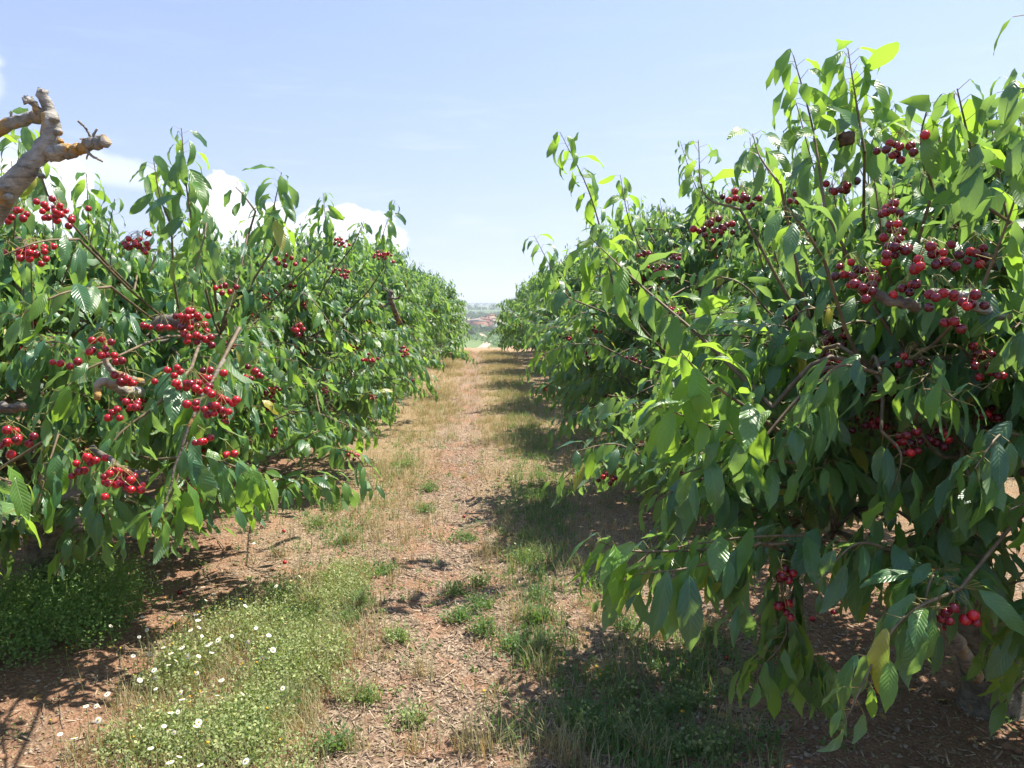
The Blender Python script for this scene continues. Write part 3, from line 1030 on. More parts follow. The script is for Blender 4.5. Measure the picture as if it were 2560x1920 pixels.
build_near(R0_, 'cherry tree cut by the right edge of the photo, closest on the right', None, [], 0)
build_near(R1, 'large cherry tree with a leaning trunk and dark bunches, at the front right', None,
           [(at(2240, 585, 1.8), 9), (at(2320, 615, 1.75), 13), (at(2180, 690, 1.8), 7), (at(2275, 685, 1.8), 5), (at(2355, 700, 1.7), 6),
            (at(2420, 715, 1.75), 5), (at(2375, 775, 1.8), 3), (at(2250, 340, 2.0), 11), (at(2230, 480, 1.9), 7), (at(2240, 545, 1.9), 6),
            (at(2440, 595, 2.0), 9), (at(1790, 545, 2.6), 16), (at(1855, 472, 2.7), 12), (at(2110, 435, 2.3), 9), (at(1995, 475, 2.5), 5),
            (at(2140, 650, 2.1), 14), (at(2280, 870, 2.0), 5), (at(2450, 850, 2.0), 5), (at(2470, 900, 1.9), 6), (at(2080, 880, 2.3), 10),
            (at(1820, 855, 2.9), 10), (at(1955, 1405, 2.0), 5), (at(1955, 1490, 2.0), 5), (at(2360, 1530, 2.2), 3)], 24)
build_near(R2, 'cherry tree with one long pale shoot leaning over the path, second in the right row', None,
           [(at(1650, 660, 4.4), 16), (at(1610, 620, 4.5), 9), (at(1690, 625, 4.6), 10), (at(1680, 760, 4.5), 10), (at(1590, 885, 4.5), 6)], 34)

# --- the rest of the rows: five tree builds shared by every further tree
variants = []
for k in range(5):
    T = dict(H=2.42 + .07 * (k % 3), R=1.46, z0=.36, seed=50 + k, shoots=250, leaf=.124, dome=1.6, tw=1.2)
    D = make_tree(T)
    r = D['r']
    P, B, Nn, S, Mi = (D[q] for q in 'PBNSM')
    S = S * 1.12
    RM = frames(B, Nn)
    var = r.integers(0, len(LO), len(P))
    fm = leaves_mesh('foliage', P, RM, S, var, LO, [M_LEAF, M_YOUNG], Mi)
    far = Geo()
    for base, rad, f, th, z in D['spurs']:
        if f > .62 and r.random() < .42 and z > .6:
            for q in cluster_layout(r, int(r.integers(5, 12))):
                far.add(SV * 1.08 + base + rad * .05 + q, SQ, ST)
    g = Geo()
    for q in D['limbs']:
        g.Q += [a + g.n for a in q.Q]; g.T += [a + g.n for a in q.T]; g.mq += q.mq; g.mt += q.mt; g.V += q.V; g.n += q.n
    variants.append((D['trunk'].mesh('trunk', M_BARK), [q.mesh('branch', M_BARK) for q in D['limbs'][::7]], g.mesh('branches', M_BARK),
                     D['twig'].mesh('twigs', [M_TWIG, M_PET]), fm, far.mesh('cherries', M_CHERRY)))
    nleaf_total += len(P)

ORD = ['third', 'fourth', 'fifth', 'sixth', 'seventh', 'eighth', 'ninth']


def far_tree(x, y, k, label, group=None, s=1.0):
    tm, lm, gm, tw, fm, cm = variants[k % 5]
    b = (x, y, float(ground_z(x, y)))
    root = obj('cherry_tree', None, loc=b, label=label, cat='tree', group=group)
    root.rotation_euler = (0, 0, rng.uniform(0, 6.28))
    q_ = rng.uniform(.90, 1.04)
    root.scale = (s * q_, s * q_, s * rng.uniform(.93, 1.10))
    obj('trunk', tm, root)
    obj('branches', gm, root, kind='stuff')
    obj('twigs', tw, root, kind='stuff')
    obj('foliage', fm, root, kind='stuff')
    obj('cherries', cm, root, kind='stuff')
    return root


for k in range(6):
    far_tree(-2.15 + min(.035 * k, .2) + rng.normal() * .08, 9.9 + 2.95 * k, k, f'rounded leafy cherry tree, {ORD[k]} from the front in the left row' if k < 5 else
             'last cherry tree of the left row, at the bare lip of the field', s=1.03 - .004 * k)
for k in range(6):
    far_tree(2.10 + rng.normal() * .08, 8.8 + 2.95 * k, k + 2, f'bushy cherry tree, {ORD[k]} from the front in the right row' if k < 5 else
             'last cherry tree of the right row, above the view of the village', s=1.03 - .010 * k)
for side, xr, nm in ((-1, -6.9, 'left'), (1, 6.6, 'right')):
    for k in range(7 if side < 0 else 6):
        far_tree(xr + rng.normal() * .1, 2.6 + 3.05 * k + (0 if side < 0 else 1.3), k + 1 + (side > 0),
                 f'cherry tree half hidden behind the {nm} row, {(["nearest", "second nearest"] + ORD)[k]} of its own row', f'cherry trees of the next row to the {nm}', s=.96)

# ------------------------------------------------------------------ pruned limb top left (belongs to the tree at the left edge)
root0 = [o for o in scn.objects if o.name == 'cherry_tree'][0]
b0 = np.array(root0.location)
PD = 1.75
pl = Geo()


def wobbly(P, s):
    Q = bez(P, 26)
    Q[1:-1] += rng.normal(size=(24, 3)) * s * 1.6
    return Q


def limb(pix, rads, s=.0015, sides=14, wob=.05):
    P = wobbly([at(px, py, PD + dd) - b0 for px, py, dd in pix], s)
    rr = np.interp(np.linspace(0, 1, 26), np.linspace(0, 1, len(rads)), rads)
    pl.tube(P, rr * (.80 * PD / F_), sides, wob=wob * 1.5)


limb([(-260, 900, .15), (-120, 700, .1), (-10, 510, .02), (60, 430, 0), (112, 365, 0), (130, 310, 0), (118, 270, 0), (108, 222, -.01)],
     [44, 42, 37, 33, 29, 27, 18, 15], wob=.06)
limb([(120, 385, 0), (180, 378, -.01), (225, 362, -.02), (266, 352, -.03)], [25, 18, 17, 18], wob=.06)
limb([(110, 290, 0), (70, 297, .02), (20, 312, .03), (-60, 330, .05), (-160, 300, .1)], [20, 18, 20, 23, 24])
limb([(108, 285, 0), (85, 262, -.02), (62, 246, -.03)], [13, 10, 9])
limb([(228, 345, -.02), (212, 318, -.03), (195, 302, -.04)], [4.5, 3.6, 3.4], .0003, 6)
limb([(232, 340, -.02), (238, 330, -.02), (243, 322, -.02)], [4, 3.6, 3.4], .0003, 6)
limb([(226, 345, -.02), (212, 347, -.03), (200, 347, -.04)], [3, 2.2, 2], .0003, 6)
limb([(212, 372, -.02), (228, 388, -.03), (256, 404, -.05)], [7, 4.2, 3], .0003, 7)
limb([(222, 384, -.02), (218, 392, -.02), (216, 398, -.02)], [3, 2.4, 2], .0003, 6)
limb([(28, 302, .03), (28, 290, .02), (29, 278, .02)], [4, 3.6, 3.4], .0003, 6)
limb([(84, 258, -.01), (80, 250, -.01), (80, 244, -.01)], [5, 4, 4], .0003, 6)
# lichen humps
for px, py, s_ in ((135, 300, 12), (146, 330, 12), (100, 358, 12), (10, 470, 16), (20, 492, 13), (240, 345, 9), (150, 352, 9), (103, 440, 9)):
    v, q, t = sphere(s_ * PD / F_, 8, 6, .7)
    pl.add(v * (1 + .12 * rng.normal(size=(len(v), 1))) + at(px, py, PD - .012) - b0, q, t)
me_pl = pl.mesh('pruned_branch', M_LICHEN)
o = obj('pruned_branch', me_pl, root0, label='bare pale sawn-off limb with orange lichen')

# dead brown knot of withered leaves in the crown of the near right tree, pruned stub in the second left tree
roots = {tuple(round(v, 2) for v in o.location[:2]): o for o in scn.objects if o.name.startswith('cherry_tree')}


def part_of(T):
    return roots[(round(T['x'], 2), round(T['y'], 2))]


rt = part_of(R1)
v, q, t = sphere(.026, 10, 8, .8)
v = v * (1 + .16 * rng.normal(size=(len(v), 1)))
obj('withered_knot', mk_mesh('withered_knot', v, [q, t], M_NEST), rt, loc=at(2112, 347, 2.25) - np.array(rt.location))


def woody(T, pix, r0, r1, name='branch', m=M_BARK):
    rt = part_of(T)
    g = Geo()
    P = bez([at(*p) for p in pix], 14) - np.array(rt.location)
    P[1:-1] += rng.normal(size=(12, 3)) * .003
    g.tube(P, np.linspace(r0, r1, 14), 10, wob=.05)
    obj(name, g.mesh(name, m), rt)


woody(R1, [(2560, 660, 2.1), (2480, 655, 2.1), (2420, 650, 2.15), (2350, 690, 2.3)], .022, .016)
woody(R1, [(2520, 790, 1.9), (2440, 765, 1.8), (2400, 740, 1.78), (2330, 730, 1.85)], .012, .010, m=M_LICHEN)
woody(R1, [(2290, 770, 1.85), (2240, 755, 1.82), (2190, 735, 1.82), (2150, 715, 1.85)], .014, .011)
woody(R1, [(2360, 1560, 2.55), (2390, 1600, 2.6), (2440, 1690, 2.85)], .017, .030, 'cut_stub', M_LICHEN)
woody(L1, [(350, 980, 2.6), (300, 975, 2.45), (255, 955, 2.4), (243, 1000, 2.38)], .018, .010, m=M_LICHEN)
woody(L1, [(355, 955, 2.5), (320, 945, 2.42), (268, 915, 2.4), (262, 850, 2.38)], .012, .008, m=M_LICHEN)
woody(L1, [(400, 810, 2.75), (440, 808, 2.65), (480, 800, 2.6)], .030, .024)
woody(L1, [(560, 900, 2.5), (500, 1000, 2.35), (455, 1120, 2.3), (400, 1290, 2.25)], .007, .003)
woody(L1, [(230, 1120, 2.3), (300, 1165, 2.22), (370, 1180, 2.2)], .010, .004)
woody(L1, [(55, 760, 3.4), (52, 660, 3.4), (50, 600, 3.4)], .030, .027)
woody(L1, [(-60, 1025, 2.3), (0, 1020, 2.25), (60, 1018, 2.2)], .018, .012)
woody(L2, [(1000, 810, 5.4), (985, 775, 5.3), (975, 745, 5.2), (980, 728, 5.2)], .020, .016)
for a in ((960, 720), (1005, 738), (950, 758)):
    woody(L2, [(978, 745, 5.2), ((978 + a[0]) / 2, a[1] + 8, 5.18), (*a, 5.1)], .008, .005)
woody(R2, [(1790, 900, 4.9), (1795, 780, 4.9), (1792, 690, 4.9)], .042, .036)

# ------------------------------------------------------------------ ground scatter
def pick_xy(n, fn, x0, x1, y0, y1, near_bias=1.0):
    out = []
    tot = 0
    while tot < n:
        x = rng.uniform(x0, x1, n * 2)
        y = y0 + (y1 - y0) * rng.uniform(0, 1, n * 2) ** near_bias
        k = rng.uniform(0, 1, n * 2) < fn(x, y)
        out.append(np.stack([x[k], y[k]], -1))
        tot += k.sum()
    return np.concatenate(out)[:n]


def drop(XY, dz=0.0):
    return np.column_stack([XY, ground_z(XY[:, 0], XY[:, 1]) + dz])


def blades(name, XY, h0, h1, w, m, lean=.5, per=1):
    n = len(XY)
    P = drop(XY, -.004)
    h = rng.uniform(h0, h1, n)
    a = rng.uniform(0, 6.28, n)
    ln = rng.uniform(.15, 1, n) * lean * h
    d = np.stack([np.cos(a), np.sin(a), 0 * a], -1)
    s = np.stack([-np.sin(a), np.cos(a), 0 * a], -1) * (w * rng.uniform(.6, 1.3, n))[:, None]
    z = np.array([0, 0, 1.0])
    m1 = P + d * (ln * .3)[:, None] + z * (h * .6)[:, None]
    tp = P + d * ln[:, None] + z * h[:, None]
    V = np.stack([P - s, P + s, m1 + s * .7, m1 - s * .7, tp], 1).reshape(-1, 3)
    o_ = np.arange(n)[:, None] * 5
    return mk_mesh(name, V, [np.array([[0, 1, 2, 3]]) + o_, np.array([[3, 2, 4]]) + o_], m)


def path_noise(x, y, s, k):
    return vnoise(x * s, y * s, k) * .5 + .5


def f_straw(x, y):
    rut = np.exp(-((x + .27 + .10 * vnoise(y * .7, y * 0, 15)) / .26) ** 2)
    mid = np.clip((1.15 - np.abs(x + .1)) / .4, 0, 1)
    d = np.clip((y - 3.0) / 3.5, 0.10, 1)
    return np.clip(mid * d * (1 - .9 * rut) * (path_noise(x, y, 1.6, 1) * 1.4 - .1), 0, 1)


def clump(XY, n, sp):
    k = rng.integers(0, len(XY), n)
    return XY[k] + rng.normal(size=(n, 2)) * sp


wp_pre = pick_xy(900, lambda x, y: np.clip(1.3 - ((x + 1.0) / .5) ** 2 - ((y - 3.2) / 1.1) ** 2, 0, 1), -1.9, -.3, 2.1, 4.6, 1)
st = pick_xy(5200, f_straw, -1.5, 1.2, 2.6, 25, .8)
obj('dry_grass', blades('dry_grass', np.concatenate([clump(st, 52000, .022), clump(wp_pre, 9000, .03)]), .035, .12, .0016, M_STRAW, .9), kind='stuff')
st = pick_xy(1500, lambda x, y: np.clip(.15 + path_noise(x, y, 1.3, 4), 0, 1), -6.5, 6.5, 5, 27, 1)
obj('dry_grass', blades('dry_grass', clump(st, 12000, .05), .04, .13, .003, M_STRAW, .8), kind='stuff')


# green patches: centre x, y, rx, ry, weight
GREEN = [(.28, 4.6, .17, .7, 1), (.42, 6.0, .26, 1.4, 2.4), (.52, 9.0, .30, 3.0, 3.0), (.5, 14, .4, 5, 3.0), (.55, 2.9, .45, .35, 1.2), (.28, 3.4, .15, .35, .6),
         (-1.0, 5.2, .25, .9, .6), (-.93, 3.7, .10, .3, .6), (-.85, 7.5, .3, 1.5, .8), (.95, 3.3, .25, .4, .8), (.62, 2.55, .4, .25, 1.0)]
pts = []
for gx, gy, rx, ry, w in GREEN:
    n = int(150 * w)
    pts.append(np.array([gx, gy]) + rng.normal(size=(n, 2)) * [rx * .55, ry * .55])
pts.append(pick_xy(260, lambda x, y: .5 * path_noise(x, y, 1.9, 7) ** 2 + .03, -2.6, 2.4, 2.5, 12, 1))
pts.append(pick_xy(300, lambda x, y: np.clip(path_noise(x, y, .8, 5) * 1.5 - .3, 0, 1), -9, -2.2, 2, 16, 1))
pts.append(pick_xy(120, lambda x, y: np.clip(path_noise(x, y, .8, 5) * 1.5 - .3, 0, 1), 2.4, 9, 2, 14, 1))
G0 = np.concatenate(pts)
obj('green_grass', blades('green_grass', clump(G0, 15000, .02), .03, .11, .0022, M_GRASS, .7), kind='stuff')


def weeds(name, XY, m, h=(.03, .12), per=16, lf=.010, spread=.5):
    """little bushy plants: stems with many leaflets"""
    n = len(XY)
    P0 = drop(XY)
    k = np.repeat(np.arange(n), per)
    hh = rng.uniform(h[0], h[1], n)[k]
    t = rng.uniform(.15, 1, len(k))
    a = rng.uniform(0, 6.28, len(k))
    sp = hh * spread * t * rng.uniform(.2, 1.3, len(k))
    P = P0[k] + np.stack([np.cos(a) * sp, np.sin(a) * sp, hh * t], -1)
    dirn = nrm(np.stack([np.cos(a), np.sin(a), rng.uniform(-.2, .9, len(k))], -1) + rng.normal(size=(len(k), 3)) * .4)
    side = nrm(np.cross(dirn, rng.normal(size=(len(k), 3))))
    L = (lf * rng.uniform(.6, 1.6, len(k)))[:, None]
    up = np.cross(side, dirn)
    V = np.stack([P, P + dirn * L * .5 + side * L * .34 + up * L * .1, P + dirn * L, P + dirn * L * .5 - side * L * .34 + up * L * .1], 1).reshape(-1, 3)
    o_ = np.arange(len(k))[:, None] * 4
    return mk_mesh(name, V, np.array([[0, 1, 2, 3]]) + o_, m)


# the daisy patch bottom left
def f_patch(x, y):
    c = -1.0 - .10 * (y - 3.0)
    return np.clip(1.25 - ((x - c) / .42) ** 2 - ((y - 3.05) / .95) ** 2, 0, 1) * np.clip(path_noise(x, y, 4.5, 3) * 2.6 - .75, .03, 1)


wp = pick_xy(1700, f_patch, -1.9, -.4, 2.1, 4.3, 1)
obj('chamomile_leaves', weeds('chamomile_leaves', wp, M_WEED, (.02, .14), 24, .011, .5), kind='stuff')
wp2 = pick_xy(1300, lambda x, y: np.clip(1.1 - ((x + 2.10) / .45) ** 2 - ((y - 3.65) / .6) ** 2, 0, 1), -2.8, -1.5, 2.9, 4.6, 1)
obj('feathery_weeds', weeds('feathery_weeds', wp2, M_WEEDG, (.10, .30), 24, .011, .28), kind='stuff')
wp3 = np.concatenate([G0[rng.integers(0, len(G0), 1100)] + rng.normal(size=(1100, 2)) * .06,
                      pick_xy(700, lambda x, y: path_noise(x, y, 1.7, 8) ** 2, -2.6, 2.6, 2.5, 9, 1)])
obj('low_weeds', weeds('low_weeds', wp3, M_GRASS, (.02, .07), 15, .013, .8), kind='stuff')
wp4 = pick_xy(500, lambda x, y: np.clip(1.1 - ((x + .80) / .18) ** 2 - ((y - 4.1) / .5) ** 2, 0, 1), -1.2, -.5, 3.4, 4.8, 1)
st = pick_xy(170, lambda x, y: 0 * x + 1, .0, .95, 2.2, 5.0, 1.2)
obj('dry_grass', blades('dry_grass', clump(st, 2000, .03), .04, .13, .0015, M_STRAW, 1.1), kind='stuff')
obj('low_weeds', weeds('low_weeds', wp4, M_WEED, (.03, .09), 15, .010, .6), kind='stuff')

# wood chips, gravel
def slabs(name, XY, L, w, th, m, tilt=.3):
    n = len(XY)
    P = drop(XY, .003)
    a = rng.uniform(0, 6.28, n)
    b = rng.normal(size=n) * tilt
    l_ = (L[0] + (L[1] - L[0]) * rng.uniform(0, 1, n) ** 2.2) / 2
    w_ = rng.uniform(*w, n) / 2
    t_ = th / 2
    d = np.stack([np.cos(a) * np.cos(b), np.sin(a) * np.cos(b), np.sin(b)], -1)
    s = nrm(np.cross(d, np.array([0, 0, 1.0]) + rng.normal(size=(n, 3)) * .25))
    u = np.cross(s, d)
    V = []
    for z in (-1, 1):
        for p, q, tt in ((-1, -.8, 1), (1, -.5, 1), (.85, .7, 1), (-.9, 1, 1)):
            V.append(P + d * (l_ * p)[:, None] + s * (w_ * q)[:, None] + u * (z * t_))
    V = np.stack(V, 1)
    V[:, :, 2] += np.maximum(0, (P[:, 2] - V[:, :, 2].min(1)) - .002)[:, None]
    o_ = np.arange(n)[:, None, None] * 8
    Q = np.array([(4, 5, 6, 7), (0, 1, 5, 4), (1, 2, 6, 5), (2, 3, 7, 6), (3, 0, 4, 7)])
    return mk_mesh(name, V.reshape(-1, 3), (Q[None] + o_).reshape(-1, 4), m, smooth=False)


def f_chip(x, y):
    return np.clip(.15 + .9 * np.exp(-((x + .1) / .7) ** 2) * (path_noise(x, y, 1.2, 12) * .8 + .3), 0, 1)


cp = pick_xy(17000, f_chip, -2.6, 2.4, 2.3, 9, 1.4)
obj('wood_chips', slabs('wood_chips', cp, (.008, .062), (.002, .009), .002, M_CHIP), kind='stuff')
cp = pick_xy(9000, lambda x, y: 0 * x + 1, -2.6, 2.6, 2.3, 7, 1.3)
obj('litter', slabs('litter', cp, (.008, .022), (.003, .009), .0015, M_STRAW, .4), kind='stuff')


def pebbles(name, XY, r0, r1):
    v, q, t = sphere(1.0, 6, 4, .6)
    n = len(XY)
    P = drop(XY, .002)
    rr = r0 + (r1 - r0) * rng.uniform(0, 1, n) ** 2.5
    sc3 = rng.uniform(.7, 1.3, (n, 1, 3))
    V = v[None] * sc3 * rr[:, None, None] * (1 + .12 * rng.normal(size=(n, len(v), 1)))
    V = V + P[:, None]
    o_ = np.arange(n)[:, None, None] * len(v)
    return mk_mesh(name, V.reshape(-1, 3), [(q[None] + o_).reshape(-1, 4), (t[None] + o_).reshape(-1, 3)], M_STONE, smooth=False)


pb = np.concatenate([pick_xy(3800, lambda x, y: 0 * x + 1, .8, 2.9, 2.1, 5, 1.2), pick_xy(900, lambda x, y: 0 * x + 1, -2.7, -1.1, 2.0, 5, 1.2),
                     pick_xy(600, lambda x, y: 0 * x + 1, -1.5, 1.5, 2.1, 7, 1.2)])
obj('gravel', pebbles('gravel', pb, .003, .012), kind='stuff')


cl_ = pick_xy(1500, lambda x, y: np.clip(path_noise(x, y, 1.5, 22) * 2 - .7, 0, 1), -2.4, 2.4, 2.1, 7, 1.2)
M_CLOD = plain('soil_clod', (0.34, 0.20, 0.125), .95, .1, .5, 50, .5, per_obj=True)
M_STONE, M_KEEP = M_CLOD, M_STONE
obj('soil_clods', pebbles('soil_clods', cl_, .004, .022), kind='stuff')
M_STONE = M_KEEP


# ---- countable small things on the ground
def gpt(px, py, dz=0.0):
    """ground point under a photo pixel"""
    d = at(px, py, 1.0) - CAM
    t = -CAM[2] / d[2]
    p = CAM + d * t
    return np.array([p[0], p[1], float(ground_z(p[0], p[1])) + dz])


for px, py, s_, lb in ((120, 1640, .026, 'pale rounded stone in the soil below the feathery weeds at the left'),
                       (1760, 1375, .018, 'flat grey stone beside the shaded litter right of the path'),
                       (2000, 1490, .022, 'light stone under the low leafy branch of the front right tree'),
                       (1850, 1745, .020, 'pale stone beside the hanging dark sprig'),
                       (2090, 1500, .016, 'small pinkish stone between the hanging sprig and the trunk')):
    v, q, t = sphere(s_, 9, 6, .6)
    v = v * (1 + .10 * rng.normal(size=(len(v), 1))) * [1.25, .9, 1]
    obj('stone', mk_mesh('stone', v, [q, t], M_STONE), loc=gpt(px, py, s_ * .25), label=lb, cat='stone')

def place(px, py):
    if px < 140:
        a = 'by the left edge of the photo'
    elif px < 420:
        a = 'below the front left tree' if py < 1640 else 'left in the daisy patch'
    elif px < 760:
        a = 'above the daisy patch' if py < 1480 else 'right in the daisy patch'
    elif px < 1120:
        a = 'on the bare trail'
    elif px < 1480:
        a = 'in the shaded weeds right of the trail'
    elif px < 1850:
        a = 'under the low leafy branch'
    elif px < 2200:
        a = 'left of the leaning trunk'
    else:
        a = 'around the leaning trunk'
    b = 'far back ' if py < 1400 else 'midway ' if py < 1560 else 'fairly near ' if py < 1720 else 'at the bottom '
    return b + a


# daisies
pv = Geo()
for k in range(13):
    a = 2 * math.pi * k / 13
    d = np.array([math.cos(a), math.sin(a), 0]); s = np.array([-math.sin(a), math.cos(a), 0])
    pv.add([d * .0035, d * .009 + s * .0026, d * .0145 + s * .0014 - [0, 0, .0012], d * .0145 - s * .0014 - [0, 0, .0012], d * .009 - s * .0026], T=[(0, 4, 1), (1, 4, 3), (1, 3, 2)])
ME_PET = pv.mesh('petals', M_WHITE)
v, q, t = sphere(.0048, 8, 6, .6)
ME_EYE = mk_mesh('flower_centre', v + [0, 0, .001], [q, t], M_YELLOW)
DAISIES = [(300, 1722), (345, 1765), (352, 1815), (268, 1735), (248, 1765), (245, 1800), (410, 1815), (395, 1790), (497, 1805), (377, 1870), (150, 1835),
           (172, 1885), (140, 1865), (185, 1845), (265, 1900), (290, 1720), (505, 1730), (445, 1780), (375, 1690), (388, 1695), (350, 1700), (475, 1595), (430, 1610),
           (455, 1600), (505, 1590), (497, 1640), (530, 1630), (585, 1610), (580, 1590), (620, 1605), (655, 1590), (672, 1588), (675, 1622), (470, 1560), (478, 1588),
           (580, 1575), (495, 1550), (505, 1540), (690, 1683), (725, 1705), (385, 1675), (600, 1498), (535, 1485), (545, 1475), (560, 1462), (588, 1463), (612, 1462),
           (570, 1482), (490, 1468), (507, 1467), (538, 1465), (700, 1425), (714, 1445), (750, 1441), (690, 1465), (122, 1518), (142, 1540), (155, 1498), (82, 1505),
           (320, 1508), (276, 1512), (110, 1395), (213, 1440), (290, 1465), (195, 1480), (5, 1370), (395, 1542), (515, 1500), (215, 1765), (330, 1640),
           (425, 1905), (500, 1912), (240, 1765), (350, 1745), (545, 1600), (640, 1570)]
DAISIES += [(float(a), float(b)) for a, b in np.column_stack([rng.normal(450, 140, 90), rng.normal(1680, 130, 90)]) if 120 < a < 720 and b < 1910]
DG = 'white chamomile daisies with yellow centres in the weeds at lower left'
for px, py in DAISIES:
    hgt = rng.uniform(.12, .18)
    # the head stands on its stalk: find the root point whose head lands near the pixel
    d = at(px, py, 1.0) - CAM
    t_ = (hgt - CAM[2]) / d[2]
    p = CAM + d * t_
    gz = float(ground_z(p[0], p[1]))
    s = rng.uniform(.50, .88)
    tx_ = rng.normal() * .6
    root = obj('daisy', None, loc=(p[0], p[1], gz), label=('small ' if s < .62 else 'large ' if s > .77 else 'medium ') + ('tilted ' if abs(tx_) > .5 else '') + 'white daisy ' + place(px, py), cat='flower', group=DG)
    tl = Matrix.Rotation(tx_, 4, 'X') @ Matrix.Rotation(rng.normal() * .4, 4, 'Y') @ Matrix.Rotation(rng.uniform(0, 6), 4, 'Z')
    Mx = Matrix.Translation((0, 0, hgt - gz)) @ tl @ Matrix.Scale(s, 4)
    if rng.random() < .85:
        obj('petals', ME_PET, root, M=Mx)
    else:
        root['label'] = 'withered yellow daisy head without petals ' + place(px, py)
        Mx = Mx @ Matrix.Scale(1.35, 4)
    obj('flower_centre', ME_EYE, root, M=Mx)
    g = Geo()
    g.tube(bez([(rng.normal() * .02, rng.normal() * .02, -.005), (rng.normal() * .008, rng.normal() * .008, hgt * .5), (0, 0, hgt - gz)], 6), .0011, 4, cap=False)
    obj('stem', g.mesh('stem', M_WEED), root)
for px, py in ((1210, 1725), (1500, 1690), (1490, 1670), (1720, 1680), (1705, 1790)):
    root = obj('dandelion', None, loc=gpt(px, py + 25), label='small yellow flower in the shaded weeds right of the path', cat='flower', group='small yellow flowers right of the path')
    Mx = Matrix.Translation((0, 0, .045)) @ Matrix.Scale(1.7, 4)
    obj('flower_centre', ME_EYE, root, M=Mx)
    g = Geo(); g.tube(bez([(0, 0, -.005), (.003, 0, .02), (0, 0, .045)], 5), .0012, 4, cap=False)
    obj('stem', g.mesh('stem', M_WEED), root)

TUFTS = [(905, 1520, 0, 'in the middle of the bare trail'), (725, 1775, 0, 'on the left edge of the trail near the bottom'), (960, 1440, 0, 'on the trail above the middle tuft'),
         (1165, 1345, 0, 'at the end of the shade right of the trail'), (1300, 1395, 0, 'beside the shaded soil right of the trail'), (1260, 1300, 1, 'tall, where the right hand shade begins'),
         (1340, 1560, 0, 'in the shaded strip left of the low branch'), (1280, 1625, 0, 'with broad leaves in the shaded strip'), (1060, 1690, 1, 'dry and pale beside the yellow flower'),
         (990, 1610, 0, 'small, right of the trail centre'), (870, 1355, 0, 'small, left of the trail'), (1075, 1225, 0, 'at the right edge of the golden grass'),
         (830, 1260, 1, 'golden, left of the trail'), (700, 1400, 1, 'golden, beside the fallen cherries'), (1380, 1870, 1, 'straw coloured at the bottom of the picture'),
         (1040, 1860, 1, 'dry, at the bottom centre'), (1640, 1600, 1, 'pale, under the tips of the low branch'), (1770, 1585, 1, 'upright and pale beside the hanging sprig'),
         (1550, 1740, 0, 'in deep shade left of the hanging sprig'), (1440, 1800, 0, 'dark green at the lower right of the shade'), (1680, 1890, 0, 'under the hanging sprig at the bottom'),
         (1200, 1880, 1, 'thin and dry, bottom centre right'), (1140, 1480, 0, 'dark green in the middle of the shade edge'), (880, 1870, 1, 'dry, bottom left of the trail centre'),
         (650, 1880, 0, 'leafy, at the lower edge of the daisy patch'), (1010, 1170, 0, 'far up the trail in golden grass')]
WH = ('in the dark strip by the yellow flowers', 'below the low leafy branch', 'near the bottom edge in the shade', 'on the shaded litter')
for k in range(44):
    px = rng.uniform(1130, 1780); py = rng.uniform(1330, 1915)
    if px < 1380 or py > 1560 or rng.random() < .3:
        TUFTS.append((px, py, int(rng.random() < .3), 'near the bottom edge in the shade' if py > 1760 else 'on the shaded litter right of the trail' if px < 1450 else 'below the low leafy branch'))
for k in range(16):
    TUFTS.append((rng.uniform(640, 1100), rng.uniform(1180, 1900), int(rng.random() < .55), 'scattered on the chips of the trail'))
for px, py, dry, wh in TUFTS:
    c = gpt(px, py)
    n_ = int(rng.integers(45, 80))
    XY = c[:2] + rng.normal(size=(n_, 2)) * [.035, .03]
    root = obj('grass_tuft', None, loc=c, label=('dry grass tuft ' if dry else 'green weed tuft ') + wh, cat='grass', group='grass and weed tufts along the path')
    mb = blades('blades', XY, .05, .15 if dry else .12, .0017, M_STRAW if dry else M_GRASS, 1.1)
    mb.transform(Matrix.Translation(-Vector(c)))
    obj('blades', mb, root, kind='stuff')
    if not dry:
        ml = weeds('leaflets', XY[:14], M_GRASS if rng.random() < .6 else M_WEED, (.03, .09), 16, .014, .7)
        ml.transform(Matrix.Translation(-Vector(c)))
        obj('leaflets', ml, root, kind='stuff')

# fallen leaves, cherries, twigs
vF, uF, qF, tF = leaf_template(TS_HI, .5, .25, 1.2, .5)
ME_FALL = mk_mesh('fallen_leaf', vF * .075, [qF, tF], M_FALLEN, uv=uF)
spots = [(85, 1770), (10, 1665), (20, 1680), (180, 1675), (160, 1680), (270, 1640), (80, 1745), (665, 1790), (660, 1795), (530, 1670), (440, 1570), (865, 1535), (1690, 1640),
         (1970, 1530), (2140, 1530), (2180, 1745), (2230, 1735), (2240, 1765), (1740, 1360), (1655, 1365), (1650, 1260), (1560, 1330), (2060, 1570), (2200, 1800),
         (1540, 1225), (1500, 1415), (1450, 1470), (1480, 1640), (2320, 1580), (2280, 1500), (1460, 1590), (1980, 1690), (2450, 1880), (2100, 1860), (1800, 1900)]
for k in range(40):
    spots.append((rng.uniform(1450, 2560), rng.uniform(1200, 1900)))
for px, py in spots:
    p = gpt(px, py, .006)
    s = rng.uniform(.55, 1.0)
    Mx = Matrix.Translation(p) @ Matrix.Rotation(rng.uniform(0, 6.28), 4, 'Z') @ Matrix.Rotation(rng.normal() * .2, 4, 'X') @ Matrix.Rotation(rng.normal() * .3, 4, 'Y') @ Matrix.Scale(s, 4)
    if px < 1300:
        obj('fallen_leaf', ME_FALL, M=Mx, label='curled dry leaf ' + place(px, py), cat='leaf', group='fallen leaves on the ground left of the path')
    else:
        obj('fallen_leaf', ME_FALL, M=Mx, label=('small ' if s < .7 else 'large ' if s > .88 else '') + 'fallen leaf ' + place(px, py), cat='leaf', group='fallen leaves under the right row')
